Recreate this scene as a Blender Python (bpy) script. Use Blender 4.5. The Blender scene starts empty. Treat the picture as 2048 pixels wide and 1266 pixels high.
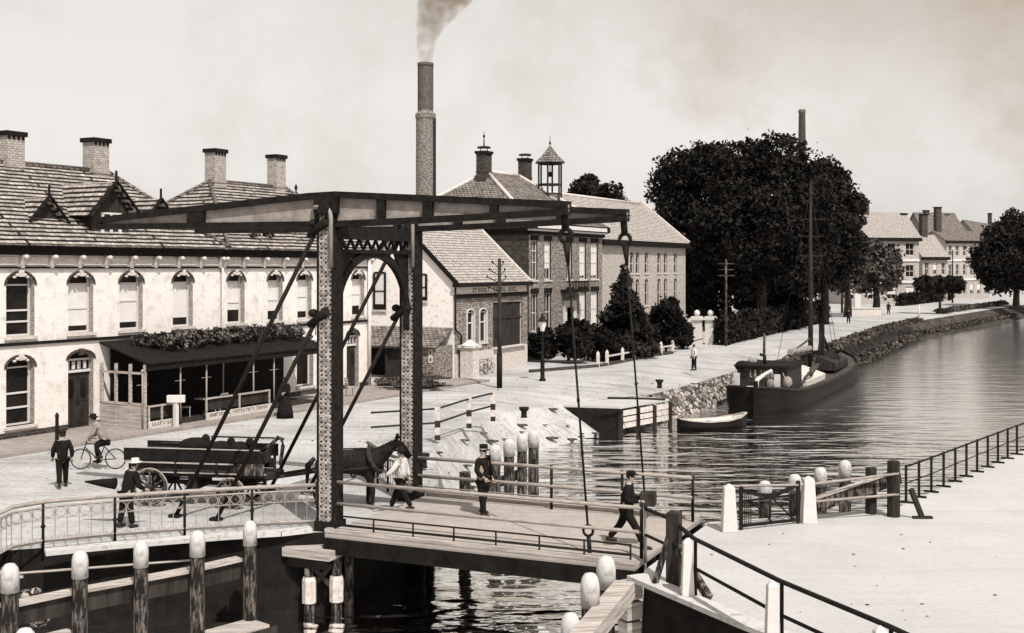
import bpy, bmesh, math, random
import numpy as np
from mathutils import Vector, Matrix
random.seed(11)
R = math.radians
SC = bpy.context.scene
# ---------------------------------------------------------------- camera, sky, sun
CAMZ, FPX, HOR = 6.6, 2400.0, 535.0
cam = bpy.data.cameras.new("camera"); camo = bpy.data.objects.new("camera", cam)
SC.collection.objects.link(camo); SC.camera = camo
camo.location = (0, 0, CAMZ); camo.rotation_euler = (R(90), 0, 0)
cam.sensor_fit = 'HORIZONTAL'; cam.sensor_width = 36; cam.lens = FPX/2048*36
cam.shift_y = -(633-HOR)/2048
cam.clip_start = .1; cam.clip_end = 4000
SUN = Vector((.42*.60, -.907*.60, .80)).normalized()
world = bpy.data.worlds.new("World"); SC.world = world; world.use_nodes = True
nt = world.node_tree; N = nt.nodes; Lk = nt.links
bg = N['Background']
sky = N.new('ShaderNodeTexSky'); sky.sky_type = 'NISHITA'; sky.sun_disc = False
sky.sun_elevation = math.asin(SUN.z); sky.sun_rotation = math.atan2(SUN.x, SUN.y)
sky.dust_density = 3.0; sky.air_density = 1.0
bw = N.new('ShaderNodeRGBToBW'); Lk.new(sky.outputs[0], bw.inputs[0])
gm = N.new('ShaderNodeMath'); gm.operation = 'POWER'; gm.inputs[1].default_value = .30
Lk.new(bw.outputs[0], gm.inputs[0])
tc = N.new('ShaderNodeTexCoord')
nz = N.new('ShaderNodeTexNoise'); nz.inputs['Scale'].default_value = 5.5; nz.inputs['Detail'].default_value = 7
nz.inputs['Roughness'].default_value = .62
Lk.new(tc.outputs['Generated'], nz.inputs['Vector'])
cr = N.new('ShaderNodeValToRGB')
cr.color_ramp.elements[0].position = .30; cr.color_ramp.elements[0].color = (.87, .82, .76, 1)
cr.color_ramp.elements[1].position = .50; cr.color_ramp.elements[1].color = (1, .965, .925, 1)
Lk.new(nz.outputs[0], cr.inputs[0])
mx = N.new('ShaderNodeMix'); mx.data_type = 'RGBA'; mx.blend_type = 'MULTIPLY'; mx.inputs[0].default_value = 1
Lk.new(gm.outputs[0], mx.inputs[6]); Lk.new(cr.outputs[0], mx.inputs[7])
Lk.new(mx.outputs[2], bg.inputs[0]); bg.inputs[1].default_value = .15
# thin brownish cloud veil high on the right
sx = N.new('ShaderNodeSeparateXYZ'); Lk.new(tc.outputs['Generated'], sx.inputs[0])
va = N.new('ShaderNodeMath'); va.operation = 'MULTIPLY_ADD'; va.inputs[1].default_value = .54; Lk.new(sx.outputs[0], va.inputs[0])
vb = N.new('ShaderNodeMath'); vb.operation = 'MULTIPLY'; vb.inputs[1].default_value = 1.56; Lk.new(sx.outputs[2], vb.inputs[0]); Lk.new(vb.outputs[0], va.inputs[2])
vc = N.new('ShaderNodeMath'); vc.operation = 'MULTIPLY_ADD'; vc.inputs[1].default_value = .7; vc.inputs[2].default_value = -.35; Lk.new(nz.outputs[0], vc.inputs[0])
vd = N.new('ShaderNodeMath'); vd.operation = 'ADD'; Lk.new(va.outputs[0], vd.inputs[0]); Lk.new(vc.outputs[0], vd.inputs[1])
cr2 = N.new('ShaderNodeValToRGB'); cr2.color_ramp.elements[0].position = .30; cr2.color_ramp.elements[0].color = (1, 1, 1, 1)
cr2.color_ramp.elements[1].position = .58; cr2.color_ramp.elements[1].color = (.62, .53, .43, 1); e_ = cr2.color_ramp.elements.new(.78); e_.color = (1, 1, 1, 1); Lk.new(vd.outputs[0], cr2.inputs[0])
mx2 = N.new('ShaderNodeMix'); mx2.data_type = 'RGBA'; mx2.blend_type = 'MULTIPLY'; mx2.inputs[0].default_value = 1
Lk.new(mx.outputs[2], mx2.inputs[6]); Lk.new(cr2.outputs[0], mx2.inputs[7])
sm = N.new('ShaderNodeVectorMath'); sm.operation = 'SCALE'; sm.inputs[3].default_value = 3.9
Lk.new(mx2.outputs[2], sm.inputs[0]); Lk.new(sm.outputs[0], bg.inputs[0])
sun = bpy.data.lights.new("sun", 'SUN'); suno = bpy.data.objects.new("sun", sun); SC.collection.objects.link(suno)
sun.energy = 5.0; sun.angle = R(.5); sun.color = (1, .97, .925)
suno.rotation_euler = SUN.to_track_quat('Z', 'Y').to_euler(); suno.location = (30, -60, 120)
SC.view_settings.view_transform = 'Standard'; SC.view_settings.look = 'None'
SC.view_settings.exposure = 0; SC.view_settings.gamma = 1
SC.cycles.max_bounces = 6; SC.cycles.volume_bounces = 1

# ---------------------------------------------------------------- helpers
def V(*a): return Vector(a)
def G(px, py, z=0.0):
    Y = (CAMZ-z)*FPX/(py-HOR); return V((px-1024)/FPX*Y, Y, z)
def AT(px, py, Y): return V((px-1024)/FPX*Y, Y, CAMZ-(py-HOR)*Y/FPX)
UP = V(0, 0, 1)
ORG = {}
def tag(o, label=None, cat=None, group=None, kind=None):
    if label: o['label'] = label
    if cat: o['category'] = cat
    if group: o['group'] = group
    if kind: o['kind'] = kind
    return o
def empty(name, loc, label, cat, group=None, rz=0):
    o = bpy.data.objects.new(name, None); SC.collection.objects.link(o)
    o.location = loc; o.rotation_euler = (0, 0, rz); o.empty_display_size = .3
    ORG[o.name] = Vector(loc); return tag(o, label, cat, group)
class MB:
    def __init__(s): s.v = []; s.f = []; s.mi = []; s.sm = []; s.m = 0; s.s = False
    def _f(s, idx, sm=None):
        s.f.append(idx); s.mi.append(s.m); s.sm.append(s.s if sm is None else sm)
    def poly(s, pts):
        b = len(s.v); s.v += [Vector(p) for p in pts]; s._f(list(range(b, b+len(pts))))
    def obox(s, o, a, b, c):
        o = Vector(o); a = Vector(a); b = Vector(b); c = Vector(c); k = len(s.v)
        s.v += [o, o+a, o+a+b, o+b, o+c, o+a+c, o+a+b+c, o+b+c]
        if a.cross(b).dot(c) < 0:
            q = [(0,1,2,3),(4,7,6,5),(0,4,5,1),(1,5,6,2),(2,6,7,3),(3,7,4,0)]
        else:
            q = [(0,3,2,1),(4,5,6,7),(0,1,5,4),(1,2,6,5),(2,3,7,6),(3,0,4,7)]
        for f in q: s._f([k+i for i in f])
    def box(s, c, sx, sy, sz, rz=0, ax=None):
        if ax is None: ax = V(math.cos(rz), math.sin(rz), 0)
        ax = Vector(ax).normalized(); ay = V(-ax.y, ax.x, 0)
        s.obox(Vector(c)-ax*sx/2-ay*sy/2-UP*sz/2, ax*sx, ay*sy, UP*sz)
    def beam(s, p, q, w, h, up=UP):
        p = Vector(p); q = Vector(q); d = (q-p)
        side = d.cross(up)
        if side.length < 1e-5: side = d.cross(V(1, 0, 0))
        side.normalize(); u2 = side.cross(d).normalized()
        s.obox(p-side*w/2-u2*h/2, d, side*w, u2*h)
    def tube(s, pts, r, n=8, caps=True):
        pts = [Vector(p) for p in pts]; k0 = len(s.v); m = len(pts)
        rs = r if isinstance(r, (list, tuple)) else [r]*m
        t0 = (pts[1]-pts[0]).normalized(); ref = UP if abs(t0.z) < .9 else V(1, 0, 0)
        for i, p in enumerate(pts):
            t = (pts[min(i+1, m-1)]-pts[max(i-1, 0)]).normalized()
            a = t.cross(ref)
            if a.length < 1e-4: a = t.cross(V(0, 1, 0))
            a.normalize(); b = a.cross(t)
            for j in range(n):
                th = 2*math.pi*j/n; s.v.append(p+(a*math.cos(th)+b*math.sin(th))*rs[i])
        for i in range(m-1):
            for j in range(n):
                s._f([k0+i*n+j, k0+i*n+(j+1) % n, k0+(i+1)*n+(j+1) % n, k0+(i+1)*n+j], True)
        if caps:
            s._f([k0+j for j in range(n)][::-1], False); s._f([k0+(m-1)*n+j for j in range(n)], False)
    def lathe(s, c, prof, n=12, caps=True, sm=True, sy=1.0):
        c = Vector(c); k0 = len(s.v); m = len(prof)
        for r, z in prof:
            for j in range(n):
                th = 2*math.pi*(j+.5)/n; s.v.append(c+V(r*math.cos(th), r*sy*math.sin(th), z))
        for i in range(m-1):
            for j in range(n):
                s._f([k0+i*n+j, k0+i*n+(j+1) % n, k0+(i+1)*n+(j+1) % n, k0+(i+1)*n+j], sm)
        if caps:
            s._f([k0+j for j in range(n)][::-1], False); s._f([k0+(m-1)*n+j for j in range(n)], False)
    def torus(s, c, ax, Rr, r, n=20, m=6, a0=0, a1=2*math.pi):
        ax = Vector(ax).normalized(); a = ax.cross(UP)
        if a.length < 1e-3: a = V(1, 0, 0)
        a.normalize(); b = ax.cross(a); c = Vector(c)
        full = abs(a1-a0-2*math.pi) < 1e-3
        pts = [c+(a*math.cos(a0+(a1-a0)*i/n)+b*math.sin(a0+(a1-a0)*i/n))*Rr for i in range(n+1)]
        s.tube(pts, r, m, not full)
    def prism(s, pts, ex):
        pts = [Vector(p) for p in pts]; ex = Vector(ex); k = len(s.v); n = len(pts)
        s.v += pts+[p+ex for p in pts]
        s._f(list(range(k, k+n))[::-1]); s._f(list(range(k+n, k+2*n)))
        for i in range(n): s._f([k+i, k+(i+1) % n, k+n+(i+1) % n, k+n+i])
    def ell(s, c, rx, ry, rz, n=12, m=8):
        s.lathe(c, [(max(.001, math.sin(math.pi*i/m)), -math.cos(math.pi*i/m)) for i in range(m+1)], n, False)
        k = len(s.v)-(m+1)*n; c = Vector(c)
        for i in range(k, len(s.v)):
            q = s.v[i]-c; s.v[i] = c+V(q.x*rx, q.y*ry, q.z*rz)
    def add(s, arr, faces, sm=True):
        k = len(s.v); s.v += [Vector(a) for a in arr]
        for f in faces: s._f([k+i for i in f], sm)
    def build(s, name, mats, parent=None, fix=False, org=None, label=None, cat=None, group=None, kind=None, bev=0):
        o3 = ORG[parent.name] if parent is not None else (Vector(org) if org is not None else V(0, 0, 0))
        me = bpy.data.meshes.new(name)
        me.from_pydata([(p-o3)[:] for p in s.v], [], s.f)
        if fix:
            bm_ = bmesh.new(); bm_.from_mesh(me); bmesh.ops.remove_doubles(bm_, verts=bm_.verts, dist=1e-4); bmesh.ops.recalc_face_normals(bm_, faces=bm_.faces)
            if bm_.calc_volume(signed=True) < 0: bmesh.ops.reverse_faces(bm_, faces=bm_.faces)
            bm_.to_mesh(me); bm_.free(); me.materials.append(mats); o = bpy.data.objects.new(name, me); SC.collection.objects.link(o); o.location = o3; ORG[o.name] = o3
            return tag(o, label, cat, group, kind)
        if not isinstance(mats, (list, tuple)): mats = [mats]
        for m in mats: me.materials.append(m)
        me.polygons.foreach_set('material_index', s.mi); me.polygons.foreach_set('use_smooth', s.sm)
        uv = me.uv_layers.new(name='UV'); co = s.v
        arr = np.zeros(len(me.loops)*2)
        for p in me.polygons:
            n = p.normal
            if abs(n.z) > .985: ua = V(1, 0, 0); va = V(0, 1, 0)
            else:
                ua = UP.cross(n).normalized(); va = n.cross(ua)
            for li in p.loop_indices:
                q = co[me.loops[li].vertex_index]; arr[2*li] = q.dot(ua); arr[2*li+1] = q.dot(va)
        uv.data.foreach_set('uv', arr)
        o = bpy.data.objects.new(name, me); SC.collection.objects.link(o)
        if parent is not None: o.parent = parent
        else: o.location = o3
        ORG[o.name] = o3
        if bev:
            b = o.modifiers.new('Bevel', 'BEVEL'); b.width = bev; b.segments = 1; b.limit_method = 'ANGLE'
        return tag(o, label, cat, group, kind)
def kids(o): return [c for c in bpy.data.objects if c.parent == o]
def copy_tree(o, parent=None):
    c = o.copy(); SC.collection.objects.link(c); ORG[c.name] = Vector(c.location)
    if parent is not None: c.parent = parent
    for ch in kids(o): copy_tree(ch, c)
    return c

# ---------------------------------------------------------------- materials (sepia print tones)
def _new(name):
    m = bpy.data.materials.new(name); m.use_nodes = True
    return m, m.node_tree.nodes, m.node_tree.links, m.node_tree.nodes['Principled BSDF']
def ramp(N, els):
    c = N.new('ShaderNodeValToRGB'); e = c.color_ramp.elements
    e[0].position, e[0].color = els[0][0], (*els[0][1], 1); e[1].position, e[1].color = els[-1][0], (*els[-1][1], 1)
    for p, col in els[1:-1]:
        k = e.new(p); k.color = (*col, 1)
    return c
def C(v, warm=1.0):   # sepia tint of a grey value
    return (v, v*(1-.165*warm*(1-v*.75)), v*(1-.27*warm*(1-v*.7)))
def mat(name, a, b, scale=3, rough=.85, lo=.35, hi=.65, bump=.0, detail=5, coord='UV', stretch=(1, 1, 1), metal=0, warm=1.0):
    m, N, L, P = _new(name)
    t = N.new('ShaderNodeTexCoord'); mp = N.new('ShaderNodeMapping'); mp.inputs['Scale'].default_value = stretch
    L.new(t.outputs[coord], mp.inputs[0])
    n = N.new('ShaderNodeTexNoise'); n.inputs['Scale'].default_value = scale; n.inputs['Detail'].default_value = detail
    n.inputs['Roughness'].default_value = .65
    L.new(mp.outputs[0], n.inputs['Vector'])
    c = ramp(N, [(lo, C(a, warm)), (hi, C(b, warm))]); L.new(n.outputs[0], c.inputs[0]); L.new(c.outputs[0], P.inputs['Base Color'])
    P.inputs['Roughness'].default_value = rough; P.inputs['Metallic'].default_value = metal
    P.inputs['Specular IOR Level'].default_value = .12
    if bump:
        bp = N.new('ShaderNodeBump'); bp.inputs['Strength'].default_value = bump; bp.inputs['Distance'].default_value = .05
        L.new(n.outputs[0], bp.inputs['Height']); L.new(bp.outputs[0], P.inputs['Normal'])
    return m
def brick(name, a, b, mort, bwid, bhei, msize, nlo=.3, nhi=.7, nmul=.55, nscale=2.2, bump=.3, offset=.5, rough=.9, wob=0.0, vert=0):
    m, N, L, P = _new(name)
    t = N.new('ShaderNodeTexCoord')
    src = t.outputs['UV']
    if wob:
        wn = N.new('ShaderNodeTexNoise'); wn.inputs['Scale'].default_value = 1.3; L.new(src, wn.inputs['Vector'])
        vm = N.new('ShaderNodeVectorMath'); vm.operation = 'SCALE'; vm.inputs[3].default_value = wob
        L.new(wn.outputs['Color'], vm.inputs[0])
        va = N.new('ShaderNodeVectorMath'); va.operation = 'ADD'; L.new(src, va.inputs[0]); L.new(vm.outputs[0], va.inputs[1]); src = va.outputs[0]
    br = N.new('ShaderNodeTexBrick'); L.new(src, br.inputs['Vector']); br.offset = offset
    br.inputs['Color1'].default_value = (*C(a), 1); br.inputs['Color2'].default_value = (*C(b), 1); br.inputs['Mortar'].default_value = (*C(mort), 1)
    br.inputs['Scale'].default_value = 1; br.inputs['Mortar Size'].default_value = msize; br.inputs['Mortar Smooth'].default_value = .3
    br.inputs['Brick Width'].default_value = bwid; br.inputs['Row Height'].default_value = bhei
    n = N.new('ShaderNodeTexNoise'); n.inputs['Scale'].default_value = nscale; n.inputs['Detail'].default_value = 9; n.inputs['Roughness'].default_value = .75
    L.new(t.outputs['UV'], n.inputs['Vector'])
    c = ramp(N, [(nlo, (nmul,)*3), (nhi, (1.0,)*3)]); L.new(n.outputs[0], c.inputs[0])
    mx = N.new('ShaderNodeMix'); mx.data_type = 'RGBA'; mx.blend_type = 'MULTIPLY'; mx.inputs[0].default_value = 1
    L.new(br.outputs['Color'], mx.inputs[6]); L.new(c.outputs[0], mx.inputs[7]); res = mx.outputs[2]
    if vert:
        b2 = N.new('ShaderNodeTexBrick'); L.new(src, b2.inputs['Vector']); b2.offset = .12; b2.inputs['Scale'].default_value = 1
        b2.inputs['Color1'].default_value = (1, 1, 1, 1); b2.inputs['Color2'].default_value = (.62, .60, .57, 1); b2.inputs['Mortar'].default_value = (.45, .43, .4, 1)
        b2.inputs['Mortar Size'].default_value = .022; b2.inputs['Mortar Smooth'].default_value = .5; b2.inputs['Brick Width'].default_value = vert; b2.inputs['Row Height'].default_value = bhei
        m3 = N.new('ShaderNodeMix'); m3.data_type = 'RGBA'; m3.blend_type = 'MULTIPLY'; m3.inputs[0].default_value = 1
        L.new(res, m3.inputs[6]); L.new(b2.outputs['Color'], m3.inputs[7]); res = m3.outputs[2]
    L.new(res, P.inputs['Base Color'])
    P.inputs['Roughness'].default_value = rough; P.inputs['Specular IOR Level'].default_value = .15
    bp = N.new('ShaderNodeBump'); bp.inputs['Strength'].default_value = bump; bp.inputs['Distance'].default_value = .03; bp.invert = True
    L.new(br.outputs['Fac'], bp.inputs['Height']); L.new(bp.outputs[0], P.inputs['Normal'])
    return m
def ground(name, a, b, amt):
    m, N, L, P = _new(name); t = N.new('ShaderNodeTexCoord')
    def ns(sc, det, lo, hi, c0, c1, st=(1, 1, 1)):
        mp = N.new('ShaderNodeMapping'); mp.inputs['Scale'].default_value = st; mp.inputs['Rotation'].default_value = (0, 0, R(-62) if st[0] < .9 else 0); L.new(t.outputs['Object'], mp.inputs[0])
        n = N.new('ShaderNodeTexNoise'); n.inputs['Scale'].default_value = sc; n.inputs['Detail'].default_value = det; n.inputs['Roughness'].default_value = .7
        L.new(mp.outputs[0], n.inputs['Vector']); c = ramp(N, [(lo, c0), (hi, c1)]); L.new(n.outputs[0], c.inputs[0]); return n, c
    n0, c0 = ns(.22, 6, .35, .62, C(a, .3), C(b, .25))
    n1, c1 = ns(5.5, 9, .33, .50, (1-.45*amt,)*3, (1, 1, 1), (1, 1.0, 1))
    n2, c2 = ns(1.1, 8, .34, .50, (1-.34*amt,)*3, (1, 1, 1), (.10, 1.3, 1))
    src = c0.outputs[0]
    for c in (c1, c2):
        x = N.new('ShaderNodeMix'); x.data_type = 'RGBA'; x.blend_type = 'MULTIPLY'; x.inputs[0].default_value = 1
        L.new(src, x.inputs[6]); L.new(c.outputs[0], x.inputs[7]); src = x.outputs[2]
    L.new(src, P.inputs['Base Color']); P.inputs['Roughness'].default_value = 1; P.inputs['Specular IOR Level'].default_value = .05
    b_ = N.new('ShaderNodeBump'); b_.inputs['Strength'].default_value = .5; b_.inputs['Distance'].default_value = .06; L.new(n1.outputs[0], b_.inputs['Height']); L.new(b_.outputs[0], P.inputs['Normal'])
    return m
def stones(name, lo, hi, joint, scale, jw=.08, bs=.9):
    m, N, L, P = _new(name); t = N.new('ShaderNodeTexCoord')
    mp = N.new('ShaderNodeMapping'); mp.inputs['Scale'].default_value = (scale, scale*1.6, 1); L.new(t.outputs['UV'], mp.inputs[0])
    v = N.new('ShaderNodeTexVoronoi'); L.new(mp.outputs[0], v.inputs['Vector']); v.inputs['Scale'].default_value = 1
    e = N.new('ShaderNodeTexVoronoi'); e.feature = 'DISTANCE_TO_EDGE'; L.new(mp.outputs[0], e.inputs['Vector']); e.inputs['Scale'].default_value = 1
    b = N.new('ShaderNodeRGBToBW'); L.new(v.outputs['Color'], b.inputs[0])
    c = ramp(N, [(.2, C(lo)), (.7, C(hi))]); L.new(b.outputs[0], c.inputs[0])
    j = ramp(N, [(jw*.4, C(joint)), (jw, (1, 1, 1))]); L.new(e.outputs['Distance'], j.inputs[0])
    n = N.new('ShaderNodeTexNoise'); n.inputs['Scale'].default_value = 6; n.inputs['Detail'].default_value = 8; L.new(t.outputs['UV'], n.inputs['Vector'])
    k = ramp(N, [(.35, (.45,)*3), (.55, (1, 1, 1))]); L.new(n.outputs[0], k.inputs[0]); src = c.outputs[0]
    for q in (j, k):
        x = N.new('ShaderNodeMix'); x.data_type = 'RGBA'; x.blend_type = 'MULTIPLY'; x.inputs[0].default_value = 1
        L.new(src, x.inputs[6]); L.new(q.outputs[0], x.inputs[7]); src = x.outputs[2]
    L.new(src, P.inputs['Base Color']); P.inputs['Roughness'].default_value = .95; P.inputs['Specular IOR Level'].default_value = .1
    b_ = N.new('ShaderNodeBump'); b_.inputs['Strength'].default_value = bs; b_.inputs['Distance'].default_value = .12; L.new(e.outputs['Distance'], b_.inputs['Height']); L.new(b_.outputs[0], P.inputs['Normal'])
    return m
M = {}
M['sand'] = ground('pale_sand_street', .31, .46, .9)
M['sand2'] = ground('pale_sand_landing', .40, .455, .22)
M['pave'] = brick('pavement_slabs', .28, .34, .16, .6, .4, .012, nmul=.7)
M['stoneb'] = stones('stone_revetment', .09, .42, .05, 2.1)
M['stonew'] = ground('pale_bank_slope', .36, .46, 1.0)
M['grassb'] = mat('dark_bank_earth', .02, .10, 1.2, 1, .4, .68, .5, 9, 'Object')
M['tar'] = mat('tarred_wall', .005, .016, 2.2, .8, .35, .7, .2)
M['whitewall'] = brick('white_painted_brick', .74, .70, .68, .44, .13, .012, .30, .50, .62, 1.9, .12)
M['stucco'] = mat('white_render', .52, .80, 3.2, .95, .33, .46, .1, 10)
M['cream'] = brick('pale_brick', .58, .44, .4, .3, .11, .016, .34, .62, .5, 5)
M['brown'] = brick('brown_brick', .32, .14, .40, .34, .12, .022, .40, .58, .25, 5)
M['dkbrick'] = brick('dark_brick', .09, .03, .11, .34, .12, .018, .35, .65, .5, 5)
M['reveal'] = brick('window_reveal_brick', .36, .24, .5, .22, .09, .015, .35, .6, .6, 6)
M['tiles'] = brick('clay_tiles_shade_rows', .56, .44, .03, 7.0, .29, .078, .36, .60, .42, 1.9, .9, 0.5, wob=.11, vert=.27)  # wide dark rows paint the shadow under each course of pantiles
M['tiles2'] = brick('clay_tiles_fine', .54, .42, .10, .30, .24, .03, .33, .60, .5, 3.2, .8, wob=.05)
M['tiles3'] = brick('old_tiles_brown', .33, .20, .07, .32, .24, .035, .36, .62, .35, 1.6, .8, wob=.05)
M['chim'] = brick('chimney_brick_pale', .52, .42, .26, .26, .1, .016, .33, .6, .55, 4)
M['white'] = mat('white_paint', .54, .60, 5, .6, .3, .6, .05, warm=.6)
M['offwhite'] = mat('worn_white_paint', .38, .58, 6, .8, .36, .56, .05, 8)
M['lime'] = mat('limewash_cap', .28, .48, 4.5, .95, .34, .47, .3, 9, 'Object', warm=.4)
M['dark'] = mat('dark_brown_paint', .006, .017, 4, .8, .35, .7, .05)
M['iron'] = mat('black_iron', .006, .022, 5, .7, .35, .7, .05)
M['ironb'] = mat('brown_iron_web', .20, .38, 3, .75, .34, .66, .1, 9)
M['glass'] = mat('dark_window_glass', .006, .02, .8, .35, .4, .6)
M['blind'] = mat('white_roller_blind', .58, .66, 2, .9, .3, .6, .0, warm=.6)
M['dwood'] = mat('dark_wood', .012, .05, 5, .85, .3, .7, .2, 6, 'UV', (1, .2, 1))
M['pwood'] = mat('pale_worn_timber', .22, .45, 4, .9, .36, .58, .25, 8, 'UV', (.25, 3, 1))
M['pile'] = mat('rough_pile_timber', .015, .22, 7, .95, .46, .68, .4, 9, 'Object', (1.6, 1.6, .35))
M['leaf'] = mat('dark_foliage', .004, .034, .45, .9, .38, .66, 0, 4, 'Object', warm=.7)
M['leaf2'] = mat('mid_foliage', .02, .13, .8, .9, .38, .66, 0, 4, 'Object')
M['leaf3'] = mat('vine_leaves', .012, .26, 2.4, .9, .46, .68, 0, 4, 'Object')
M['bark'] = mat('bark', .02, .06, 4, .95, .35, .65, .3, 6, 'Object', (1, 1, .3))
M['cloth'] = mat('dark_cloth', .006, .018, 9, 1, .3, .7, .1, 4, 'Object')
M['cloth2'] = mat('grey_cloth', .16, .30, 8, 1, .3, .7, .1, 4, 'Object')
M['shirt'] = mat('white_cloth', .48, .62, 8, 1, .3, .7, .1, 4, 'Object', warm=.5)
M['skin'] = mat('skin', .30, .36, 8, .7, .3, .7, 0, 3, 'Object', warm=1.6)
M['leather'] = mat('dark_leather', .012, .03, 8, .5, .3, .7, 0, 3, 'Object')
M['hide'] = mat('dark_horse_coat', .007, .03, 3, .7, .4, .75, 0, 5, 'Object')
M['hull'] = mat('tarred_hull', .005, .015, 2, .6, .4, .75, .1, 6, 'UV', (.3, 2, 1))
M['soot'] = mat('sooty_brick', .06, .15, 1.2, .95, .3, .7, .2, 8)
M['plank'] = brick('deck_planks', .40, .36, .29, 2.2, .22, .012, nmul=.75, offset=.37)
def rivet():
    m, N, L, P = _new('riveted_lattice_iron')
    t = N.new('ShaderNodeTexCoord'); mp = N.new('ShaderNodeMapping'); mp.inputs['Scale'].default_value = (7.5, 8.5, 1)
    L.new(t.outputs['UV'], mp.inputs[0])
    v = N.new('ShaderNodeTexVoronoi'); v.inputs['Randomness'].default_value = .22; v.inputs['Scale'].default_value = 1
    L.new(mp.outputs[0], v.inputs['Vector'])
    c = ramp(N, [(.22, C(.025)), (.36, C(.46)), (.6, C(.30))]); L.new(v.outputs['Distance'], c.inputs[0])
    n = N.new('ShaderNodeTexNoise'); n.inputs['Scale'].default_value = 6; n.inputs['Detail'].default_value = 8; L.new(t.outputs['UV'], n.inputs['Vector'])
    c2 = ramp(N, [(.38, (.45,)*3), (.6, (1.1,)*3)]); L.new(n.outputs[0], c2.inputs[0])
    x = N.new('ShaderNodeMix'); x.data_type = 'RGBA'; x.blend_type = 'MULTIPLY'; x.inputs[0].default_value = 1
    L.new(c.outputs[0], x.inputs[6]); L.new(c2.outputs[0], x.inputs[7]); L.new(x.outputs[2], P.inputs['Base Color'])
    P.inputs['Roughness'].default_value = .75
    b = N.new('ShaderNodeBump'); b.inputs['Strength'].default_value = .5; b.inputs['Distance'].default_value = .03; L.new(v.outputs['Distance'], b.inputs['Height']); L.new(b.outputs[0], P.inputs['Normal'])
    return m
M['rivet'] = rivet()
def water():
    m, N, L, P = _new('canal_water')
    N.remove(P); out = N['Material Output']
    t = N.new('ShaderNodeTexCoord')
    def ns(sc, st, det, rot=0):
        mp = N.new('ShaderNodeMapping'); mp.inputs['Scale'].default_value = st; mp.inputs['Rotation'].default_value = (0, 0, rot)
        L.new(t.outputs['Object'], mp.inputs[0])
        n = N.new('ShaderNodeTexNoise'); n.inputs['Scale'].default_value = sc; n.inputs['Detail'].default_value = det
        n.inputs['Roughness'].default_value = .5; n.inputs['Distortion'].default_value = .6
        L.new(mp.outputs[0], n.inputs['Vector']); return n.outputs[0]
    a = ns(.72, (.38, 1.25, 1), 1.6, R(6)); b = ns(2.6, (.45, 1.3, 1), 2, R(-10))
    mul = N.new('ShaderNodeMath'); mul.operation = 'MULTIPLY_ADD'; L.new(b, mul.inputs[0]); mul.inputs[1].default_value = .13; L.new(a, mul.inputs[2])
    bp = N.new('ShaderNodeBump'); bp.inputs['Strength'].default_value = 1; bp.inputs['Distance'].default_value = .25; L.new(mul.outputs[0], bp.inputs['Height'])
    sp = N.new('ShaderNodeSeparateXYZ'); L.new(t.outputs['Object'], sp.inputs[0])     # calmer water away from the bridge
    e1 = N.new('ShaderNodeMath'); e1.operation = 'MULTIPLY_ADD'; e1.inputs[1].default_value = 2.6; L.new(sp.outputs[0], e1.inputs[0]); L.new(sp.outputs[1], e1.inputs[2])
    e2 = N.new('ShaderNodeMapRange'); e2.interpolation_type = 'SMOOTHSTEP'; L.new(e1.outputs[0], e2.inputs[0])
    for i_, v_ in ((1, 85), (2, 135), (3, 1.0), (4, .22)): e2.inputs[i_].default_value = v_
    L.new(e2.outputs[0], bp.inputs['Strength'])
    fr = N.new('ShaderNodeFresnel'); fr.inputs['IOR'].default_value = 1.33; L.new(bp.outputs[0], fr.inputs['Normal'])
    c = ramp(N, [(.034, (.015,)*3), (.062, (.35,)*3), (.095, (1,)*3)]); L.new(fr.outputs[0], c.inputs[0])
    d = N.new('ShaderNodeBsdfDiffuse'); d.inputs[0].default_value = (*C(.03), 1)
    g = N.new('ShaderNodeBsdfGlossy'); g.inputs['Roughness'].default_value = .06; g.inputs[0].default_value = (1, .995, .985, 1); L.new(bp.outputs[0], g.inputs['Normal'])
    e3 = N.new('ShaderNodeMapRange'); e3.interpolation_type = 'SMOOTHSTEP'; L.new(e1.outputs[0], e3.inputs[0])     # unresolved ripples widen the gloss far off
    for i_, v_ in ((1, 80), (2, 125), (3, .04), (4, .17)): e3.inputs[i_].default_value = v_
    L.new(e3.outputs[0], g.inputs['Roughness'])
    x = N.new('ShaderNodeMixShader'); L.new(c.outputs[0], x.inputs[0]); L.new(d.outputs[0], x.inputs[1]); L.new(g.outputs[0], x.inputs[2])
    L.new(x.outputs[0], out.inputs[0]); return m
M['water'] = water()

# ---------------------------------------------------------------- ground and water
WZ = -1.9
P1 = V(-4.58, 30.2, 0); BD = V(.9125, -.409, 0); BP = V(.409, .9125, 0)
def B(L, w, z=0): return P1+BD*L+BP*w+UP*z
w_ = MB(); w_.poly([(-300, 5, WZ), (900, 5, WZ), (900, 1200, WZ), (-300, 1200, WZ)])
w_.build('canal_water', M['water'], kind='structure')
EB = [B(.35, -.15), B(.35, 5.0)]
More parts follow.
